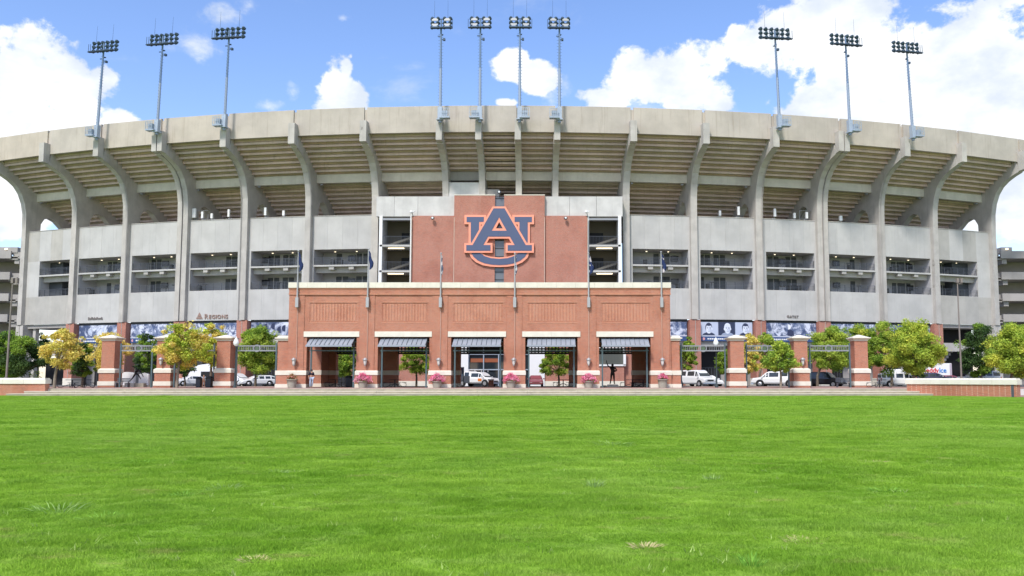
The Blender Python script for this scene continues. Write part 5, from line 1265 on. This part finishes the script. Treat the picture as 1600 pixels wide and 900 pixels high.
# lamp posts
def lamp_post(px, Y, ptop, lab):
    x = X_(px,Y); z1 = Z_(ptop,Y); t = thing('lamp_post', lab, 'lamp post', (x,Y,.6), group='dark lamp posts with white globes')
    MB().lathe((x,Y,.6), [(.17,0),(.17,.15),(.09,.4),(.07,1.0),(.055,z1-1.6),(.09,z1-1.55),(.07,z1-1.45)], 12).build('post', mat('post_green', (.05,.07,.075), .5), t)
    MB().lathe((x,Y,z1-.85), [(.1,0),(.25,.18),(.27,.38),(.17,.62),(.04,.82),(.02,.95)], 16).build('globe', mat('globe_glass', (.80,.84,.82), .2), t)
lamp_post(368.3,79.4,527,'dark lamp post with white globe beside the bin pillar'); lamp_post(1119,81.5,528,'dark lamp post with white globe in front of the small white car')
def tall_pole(px, Y, ptop, lean, lab, m):
    x = X_(px,Y); z1 = Z_(ptop,Y); t = thing('light_pole', lab, 'light pole', (x,Y,.5)); xt = X_(px+lean,Y,ptop+20)
    MB().tube((x,Y,.3), (xt,Y,z1), .11, .06, 8).build('pole', m, t)
    MB().box(xt-.06, xt+.55, Y-.05, Y+.05, z1-.5, z1-.42).build('arm', m, t)
    for dx in (0,.42): MB().cbox((xt+dx,Y,z1-.1), (.22,.3,.5)).build('light_head', m, t)
    MB().tube((x,Y,.3), (x,Y,1.6), .2, .17, 8).build('foot', m, t)
POLEM = mat('weathered_pole', (.22,.19,.17), .7)
tall_pole(11.5,80,437,7.5,'tall thin weathered light pole at the left edge',POLEM); tall_pole(1501,92,437,-4.5,'tall thin weathered light pole behind the right low wall',POLEM)
# white panels and sculptures
Y = 90
for (a, c, y0, lab) in ((187,211,583,'white rounded display wall left of the dark leaning sculpture'),(218,233,585,'white display panel right of the dark leaning sculpture')):
    x0, x1 = X_(a,Y), X_(c,Y); z1 = Z_(y0,Y); t = thing('display_wall', lab, 'display panel', ((x0+x1)/2,Y,.6))
    n = 12; pts = [(x0,.75),(x1,.75)]+[(x1-(x1-x0)*j/n, z1+.12*math.sin(math.pi*j/n)) for j in range(n+1)]
    MB().prism([(x,Y,z) for x, z in pts], [(x,Y+.3,z) for x, z in pts]).build('panel', WHITE, t); MB().box(x0+.2, x1-.2, Y+.02, Y+.28, .58, .76).build('foot', CDARK, t)
for (a, c, lab) in ((196,211,'low stone block plinth left under the leaning sculpture'),(211,226,'low stone block plinth right under the leaning sculpture')):
    x0, x1 = X_(a,86), X_(c,86); o = MB().box(x0+.02, x1-.02, 86, 86.7, .6, 1.0).build('stone_plinth', STONE if a < 200 else POT); prop(o, lab, 'plinth')

# ------------------------------------------------------------------ figures
def figure(name, lab, cat, loc, rz, joints, edges, m, s_=1.0, hands=True, **kw):
    """one continuous skinned body; joints: name -> (x,y,z,rx) in metres, figure faces -y"""
    t = thing(name, lab, cat, loc, rz=rz)
    names = list(joints); vs = [Vector(joints[n][:3])*s_ for n in names]; rr = [joints[n][3]*s_ for n in names]; es = [(names.index(a), names.index(b)) for a, b in edges]
    if hands:
        for sd_ in ('L','R'):
            h, w_ = Vector(joints['hand'+sd_][:3])*s_, Vector(joints['wrist'+sd_][:3])*s_
            d = (h-w_).normalized(); u = d.orthogonal().normalized(); hi = names.index('hand'+sd_)
            for q, ln in ((-1.5,.055),(-.5,.075),(.5,.08),(1.5,.07)):
                vs.append(h+d*ln*.55*s_+u*.014*q*s_); rr.append(.009*s_); es.append((hi, len(vs)-1)); vs.append(h+d*ln*s_+u*.015*q*s_+d.cross(u)*.012*s_); rr.append(.007*s_); es.append((len(vs)-2, len(vs)-1))
            vs.append(h+u*.05*s_-d*.01*s_); rr.append(.010*s_); es.append((hi, len(vs)-1))
    me = bpy.data.meshes.new('body'); me.from_pydata([tuple(v) for v in vs], es, []); me.materials.append(m); me.update()
    o = link('body', me, t); sk = o.modifiers.new('skin', 'SKIN'); sk.use_smooth_shade = True
    for i, r in enumerate(rr): me.skin_vertices[0].data[i].radius = (r, r)
    me.skin_vertices[0].data[0].use_root = True
    ss = o.modifiers.new('sub', 'SUBSURF'); ss.levels = 1; ss.render_levels = 1
    return t
J0 = dict(pelvis=(0,0,.95,.145), waist=(0,0,1.1,.125), chest=(0,0,1.3,.155), neck=(0,0,1.48,.06), head=(0,-.01,1.6,.095), crown=(0,0,1.69,.08),
 shL=(.19,0,1.42,.06), elL=(.26,.03,1.14,.045), wristL=(.26,-.06,.92,.03), handL=(.26,-.09,.85,.035), shR=(-.19,0,1.42,.06), elR=(-.26,.03,1.14,.045), wristR=(-.26,-.06,.92,.03), handR=(-.26,-.09,.85,.035),
 hipL=(.1,0,.9,.095), knL=(.11,-.02,.5,.06), anL=(.11,.02,.09,.04), toeL=(.12,-.15,.03,.03), hipR=(-.1,0,.9,.095), knR=(-.11,-.02,.5,.06), anR=(-.11,.02,.09,.04), toeR=(-.12,-.15,.03,.03))
E0 = [('pelvis','waist'),('waist','chest'),('chest','neck'),('neck','head'),('head','crown'),('chest','shL'),('shL','elL'),('elL','wristL'),('wristL','handL'),('chest','shR'),('shR','elR'),('elR','wristR'),('wristR','handR'),('pelvis','hipL'),('hipL','knL'),('knL','anL'),('anL','toeL'),('pelvis','hipR'),('hipR','knR'),('knR','anR'),('anR','toeR')]
# statue with raised arm
J = dict(J0); J.update(shL=(-.2,0,1.45,.065), elL=(-.42,0,1.62,.05), wristL=(-.50,-.02,1.9,.035), handL=(-.51,-.02,1.98,.04), shR=(.2,0,1.42,.07), elR=(.36,-.02,1.2,.055), wristR=(.22,-.12,1.1,.045), handR=(.16,-.14,1.12,.05),
 chest=(0,0,1.3,.18), knL=(-.13,-.03,.5,.07), anL=(-.2,.02,.1,.045), toeL=(-.24,-.12,.04,.04), hipL=(-.1,0,.88,.11), hipR=(.1,0,.88,.11), knR=(.12,-.02,.5,.07), anR=(.14,.02,.1,.045), toeR=(.18,-.12,.04,.04))
Ys = 85; xs_ = X_(957,Ys); zb_ = .6+.27
st_ = figure('bronze_statue', 'dark bronze statue of an athlete with one arm raised in the fifth pavilion opening', 'statue', (xs_,Ys,zb_), 0, J, E0, BRONZE, 1.2)
bl = MB(); bl.lathe((.17*1.2,-.15*1.2,1.14*1.2), [(.02,-.16),(.09,-.08),(.11,0),(.09,.08),(.02,.16)], 12, axis='x'); bl.build('ball', BRONZE, st_, world=False)
sp = MB(); sp.lathe((0,0,1.66*1.2), [(.12,-.12),(.135,0),(.1,.08),(.03,.12)], 12); sp.build('helmet', BRONZE, st_, world=False)
sp = MB(); sp.lathe((0,0,1.36*1.2), [(.22,-.12),(.27,.0),(.24,.08),(.1,.14)], 14); sp.build('shoulder_pads', BRONZE, st_, world=False)
t = thing('statue_base', 'pale rough stone base under the bronze athlete statue', 'plinth', (xs_,Ys,.6)); MB().frus(xs_-.62,xs_+.62,Ys-.45,Ys+.45,.6,xs_-.5,xs_+.5,Ys-.38,Ys+.38,zb_).build('block', STONE, t); MB().box(xs_-1.0, xs_-.65, Ys-.3, Ys+.3, .6, .78).build('side_block', POT, t)
# leaning figure sculpture at the left: a body bent over a raised leg
J = dict(J0); J.update(pelvis=(0,0,.95,.14), waist=(.1,0,1.05,.12), chest=(.25,-.05,1.12,.15), neck=(.4,-.08,1.12,.06), head=(.5,-.08,1.06,.1), crown=(.56,-.08,1.0,.08), shL=(.3,.1,1.1,.06), elL=(.5,.12,.85,.05), wristL=(.62,.1,.66,.035), handL=(.66,.08,.6,.04), shR=(.25,-.18,1.15,.06), elR=(.1,-.2,1.4,.05), wristR=(-.12,-.15,1.5,.035), handR=(-.2,-.15,1.52,.04),
  hipL=(-.03,.1,.9,.1), knL=(-.25,.1,.5,.07), anL=(-.55,.05,.12,.045), toeL=(-.6,-.1,.05,.04), hipR=(.04,-.1,.9,.1), knR=(.3,-.1,.75,.07), anR=(.5,-.1,.45,.045), toeR=(.58,-.14,.35,.035))
figure('bronze_sculpture', 'dark bronze sculpture of a crouching athlete between the white display walls', 'statue', (X_(210,86),86.35,1.0), 0, J, E0, BRONZE, 1.15)
# person
J = dict(J0); J.update(knL=(.1,-.06,.5,.065), anL=(.1,.1,.12,.045), toeL=(.1,-.06,.04,.035))
pp = figure('person', 'person in dark top and light blue jeans standing at the first pavilion opening', 'person', (X_(488,79.9),79.75,.6), .6, J, E0, SKIN, 1.0)
def cloth(parent, nm, jn, en, m):
    names = list(jn); me = bpy.data.meshes.new(nm); me.from_pydata([tuple(jn[n][:3]) for n in names], [(names.index(a), names.index(b)) for a, b in en], []); me.materials.append(m)
    o = link(nm, me, parent); sk = o.modifiers.new('skin', 'SKIN'); sk.use_smooth_shade = True
    for i, n in enumerate(names): me.skin_vertices[0].data[i].radius = (jn[n][3],)*2
    me.skin_vertices[0].data[0].use_root = True
    ss = o.modifiers.new('sub', 'SUBSURF'); ss.levels = 1; ss.render_levels = 1; return o
E1 = [e for e in E0[:3] if True]+[('chest','shL'),('shL','elL'),('chest','shR'),('shR','elR')]
cloth(pp, 'dark_top', {n: (*J[n][:3], J[n][3]*1.4) for n in ('waist','chest','shL','elL','shR','elR')}, [('waist','chest'),('chest','shL'),('shL','elL'),('chest','shR'),('shR','elR')], mat('cloth_navy', (.015,.018,.035), .9))
cloth(pp, 'jeans', {n: (*J[n][:3], J[n][3]*1.2) for n in ('pelvis','hipL','knL','anL','hipR','knR','anR')}, [('pelvis','hipL'),('hipL','knL'),('knL','anL'),('pelvis','hipR'),('hipR','knR'),('knR','anR')], mat('cloth_pale_blue', (.42,.50,.62), .9))
MB().lathe((0,.01,1.64), [(.105,-.08),(.118,.0),(.1,.07),(.04,.11)], 12).build('hair', BLACKM, pp, world=False)
MB().cbox((0,-.11,1.58), (.025,.03,.04)).build('nose', SKIN, pp, world=False)
fa = MB(); fa.cbox((-.035,-.1,1.61), (.022,.01,.012)); fa.cbox((.035,-.1,1.61), (.022,.01,.012)); fa.cbox((0,-.095,1.54), (.05,.01,.01)); fa.build('eyes_and_mouth', BLACKM, pp, world=False)
# person between the bins
J = dict(J0)
p2 = figure('person', 'person in pale blue seated low between the two dark litter bins', 'person', (X_(319.5,84),84,.45), 0, J, E0, SKIN, .82)
cloth(p2, 'pale_top', {n: (*[c*.82 for c in J[n][:3]], J[n][3]) for n in ('waist','chest','shL','elL','shR','elR')}, [('waist','chest'),('chest','shL'),('shL','elL'),('chest','shR'),('shR','elR')], mat('cloth_pale_blue', (.42,.50,.62), .9))
# kiosk sign and chairs by the stand wall
x = X_(1158,112); t = thing('doorway_panel', 'blue doorway panel behind the yellow topped tree', 'door', (x,112,.45)); MB().box(X_(1148,112), X_(1164,112), 112, 112.15, .45, Z_(580,112)).build('panel', mat('blue_door', (.10,.22,.35), .4), t); MB().box(X_(1163,112), X_(1166,112), 111.9, 112.2, .45, Z_(578,112)).build('post', WHITEM, t)  # plain blue panel with a white post beside it
x = X_(721,94,590); t = thing('map_sign', 'blue sign board on a post at the left of the third opening', 'sign', (x,94,.45)); MB().box(x-.35, x+.25, 94, 94.06, 2.0, 2.75).build('board', mat('sign_blue', (.12,.18,.32), .4), t); MB().box(x+.2, x+.28, 94, 94.08, .45, 2.75).build('post', GATEM, t)
x = X_(767,95,600); t = thing('brick_bollard', 'short brick bollard with pale cap in the third opening', 'bollard', (x,95,.45)); MB().box(x-.28, x+.28, 95, 95.5, .45, 1.25).build('shaft', BRICK, t); MB().box(x-.33, x+.33, 94.95, 95.55, 1.25, 1.4).build('cap', STONE, t)

# ------------------------------------------------------------------ grass
NB = 560; r = np.random.default_rng(3)
ang = r.random(NB)*6.283; rd_ = .22*np.sqrt(r.random(NB)); bx_, by_ = rd_*np.cos(ang), rd_*np.sin(ang)
h = (.020+.022*r.random(NB)); h[r.random(NB) < .05] *= 1.5; wdt = .0016+.0016*r.random(NB); ya = r.random(NB)*6.283; ln = (.3+1.0*r.random(NB))*h; la = r.random(NB)*6.283
ux, uy = np.cos(ya)*wdt, np.sin(ya)*wdt; lx, ly = np.cos(la)*ln, np.sin(la)*ln
z = np.zeros(NB)-.01
v0 = np.stack([bx_-ux, by_-uy, z],1); v1 = np.stack([bx_+ux, by_+uy, z],1); v2 = np.stack([bx_+ux*.8+lx*.35, by_+uy*.8+ly*.35, h*.6],1); v3 = np.stack([bx_-ux*.8+lx*.35, by_-uy*.8+ly*.35, h*.6],1); v4 = np.stack([bx_+lx, by_+ly, h],1)
V = np.stack([v0,v1,v2,v3,v4],1).reshape(-1,3); base = np.arange(NB)*5
tri = np.concatenate([np.stack([base,base+1,base+2],1), np.stack([base,base+2,base+3],1), np.stack([base+3,base+2,base+4],1)])
tuft = link('grass_tuft', np_mesh('grass_tuft', V, tri, GRASS)); tuft.location = (0.5, 9, float(gh(np.array(.5), np.array(9.)))); prop(tuft, kind='stuff')
pts = []; scl = []
for y0, y1, sp_, sc in ((3.2,12,.15,.8),(12,24,.21,1.1),(24,42,.34,1.8),(42,70.3,.5,2.7)):
    yy = np.arange(y0, y1, sp_)
    for y in yy:
        x0, x1 = -.72*y-3.5, .63*y+3.5
        x0, x1 = max(x0, GX0+.5), min(x1, GX1-.5)
        n = int((x1-x0)/sp_); xx = x0+(np.arange(n)+r.random(n))*sp_; yv = y+r.random(n)*sp_
        ok = yv < 70.3
        wx = X_(1592,65.2); # keep off the wall and the path
        ok &= ~((xx > X_(1421,72.8)) & (yv > 72.6-(xx-X_(1421,72.8))*(7.6/(wx-X_(1421,72.8)))-.1)) 
        xx, yv = xx[ok], yv[ok]
        pts.append(np.stack([xx, yv, gh(xx,yv)],1)); scl.append(np.full(len(xx), sc))
pts = np.concatenate(pts); scl = np.concatenate(scl)
lp = lump(pts[:,0]+.1, pts[:,1]+.05); zs = (.3+1.2*np.clip((lp-.25)*1.8, 0, 1))*(.75+.5*r.random(len(pts)))*np.where(scl < 1, .68, .9)
gm_ = bpy.data.meshes.new('grass'); gm_.vertices.add(len(pts)); gm_.vertices.foreach_set('co', pts.astype(np.float32).ravel())
for nm, dt in (('tuft_scale', np.stack([scl, scl, zs*np.where(scl > 2, 1.25, 1.05)],1)),('tuft_rot', np.stack([np.zeros(len(pts)), np.zeros(len(pts)), r.random(len(pts))*6.283],1))):
    a = gm_.attributes.new(nm, 'FLOAT_VECTOR', 'POINT'); a.data.foreach_set('vector', dt.astype(np.float32).ravel())
go = link('grass', gm_); prop(go, 'short green lawn grass filling the foreground', kind='stuff')
ng = bpy.data.node_groups.new('grass_scatter', 'GeometryNodeTree'); ng.interface.new_socket('Geometry', in_out='INPUT', socket_type='NodeSocketGeometry'); ng.interface.new_socket('Geometry', in_out='OUTPUT', socket_type='NodeSocketGeometry')
N_ = ng.nodes; gi = N_.new('NodeGroupInput'); gout = N_.new('NodeGroupOutput'); ip = N_.new('GeometryNodeInstanceOnPoints'); oi = N_.new('GeometryNodeObjectInfo'); oi.inputs['Object'].default_value = tuft; oi.inputs['As Instance'].default_value = True
m2p = N_.new('GeometryNodeMeshToPoints')
ng.links.new(gi.outputs[0], m2p.inputs['Mesh']); ng.links.new(m2p.outputs[0], ip.inputs['Points']); ng.links.new(oi.outputs['Geometry'], ip.inputs['Instance'])
for nm, sock in (('tuft_scale','Scale'),('tuft_rot','Rotation')):
    na = N_.new('GeometryNodeInputNamedAttribute'); na.data_type = 'FLOAT_VECTOR'; na.inputs['Name'].default_value = nm; ng.links.new(na.outputs['Attribute'], ip.inputs[sock])
ng.links.new(ip.outputs[0], gout.inputs[0]); md = go.modifiers.new('scatter', 'NODES'); md.node_group = ng
# weeds
WEED = mat('weed_leaf', (.24,.46,.07), .8, spec=.05, islands=.6, trans=.3); WEEDP = mat('weed_pale', (.33,.48,.15), .9, spec=.05, islands=.6, trans=.3); WEEDY = mat('dry_straw', (.50,.44,.20), .8, islands=.6)
weeds = [(92,796,.9,.15,WEEDP,'large spiky pale weed clump at the lower left of the lawn'),(160,812,.8,.09,WEED,'bright green low weed patch right of the large pale clump'),(352,764,.75,.1,WEEDP,'pale weed clump in the left centre of the lawn'),(287,773,.5,.09,WEED,'small bright weed left of the pale clump in the left centre'),(352,700,.6,.08,WEED,'bright weed on the far left part of the lawn'),(432,739,.5,.09,WEEDP,'thin pale weed left of centre'),(214,724,.6,.06,WEED,'low yellow green weed on the left far lawn'),(957,697,.9,.14,WEEDP,'pale upright weed cluster on the far centre lawn'),(1385,766,.7,.08,WEED,'bright green weed on the right lawn'),(1520,766,.6,.07,WEED,'bright green weed near the right edge'),(1175,886,.4,.16,WEED,'tall thin weed sprouting at the bottom right'),(1113,751,.35,.14,WEEDP,'small whitish weed right of centre'),(929,763,.35,.18,WEEDP,'small whitish forked weed at the lawn centre'),(990,661,1.2,.08,WEEDP,'pale weed patch far behind the centre'),(1262,848,.7,.05,WEEDY,'patch of yellow dry grass at the lower right'),(1360,720,.6,.04,WEEDY,'brown bare hollow on the right lawn'),(400,872,.5,.04,WEEDY,'scattered dry clippings at the bottom left'),(1010,855,.5,.05,WEEDY,'dry straw patch near the bottom centre')]
for i, (px, py, R, H, m, lab) in enumerate(weeds):
    d = direction(px, py); tt = -1.5/d.z; x, y = d.x*tt, d.y*tt; zz = float(gh(np.array(x), np.array(y))); rr = random.Random(i)
    t = thing('weed_clump' if m is not WEEDY else 'dry_grass', lab, 'weed' if m is not WEEDY else 'dry grass', (x,y,zz)); mb = MB(); R *= .45*min(1.6, y/14+.4)
    for j in range(80 if m is not WEEDY else 110):
        a = rr.uniform(0,6.28); k = rr.uniform(.0,1)**.7*R*.6; bx0, by0 = k*math.cos(a), k*math.sin(a); ln_ = rr.uniform(.35,1)*H*.85; lean = rr.uniform(.3,1.1)*R*.5; w_ = rr.uniform(.0025,.006)*(1.4 if y > 15 else 1)
        ex, ey = bx0+lean*math.cos(a+rr.uniform(-.5,.5)), by0+lean*math.sin(a+rr.uniform(-.5,.5)); hz = ln_*(1-.5*lean/(R*.6+.01)*.6); pa = rr.uniform(0,6.28); wx_, wy_ = w_*math.cos(pa), w_*math.sin(pa)
        mb.add([(bx0-wx_,by0-wy_,.0),(bx0+wx_,by0+wy_,.0),((bx0+ex)/2+wx_,(by0+ey)/2+wy_,hz*.7),((bx0+ex)/2-wx_,(by0+ey)/2-wy_,hz*.7),(ex,ey,max(.03,hz))], [(0,1,2,3),(3,2,4)])
    o = mb.build('leaves', m, t, world=False); o['kind'] = 'stuff'

# small broad-leaved weeds and pale stalks strewn through the turf
mb = MB(); rr = random.Random(99)
for i in range(420):
    y = 4.5+38*rr.random()**1.5; x = rr.uniform(-.68*y-1, .6*y+1); z0 = float(gh(x, y)); n = rr.randint(3,9); Rr = rr.uniform(.02,.09)
    for j in range(n):
        a = rr.uniform(0,6.28); l_ = Rr*rr.uniform(.5,1.3); w_ = .004+.003*rr.random(); hz = rr.uniform(.035,.075); c, sn = math.cos(a), math.sin(a); ox, oy = rr.uniform(-Rr,Rr), rr.uniform(-Rr,Rr)
        mb.add([(x+ox-sn*w_,y+oy+c*w_,z0+.01),(x+ox+sn*w_,y+oy-c*w_,z0+.01),(x+ox+c*l_,y+oy+sn*l_,z0+hz)], [(0,1,2)])
prop(mb.build('turf_weeds', mat('turf_weed_leaf', (.36,.48,.14), .9, spec=.05, islands=.7, trans=.3)), 'small pale weeds strewn through the lawn', kind='stuff')
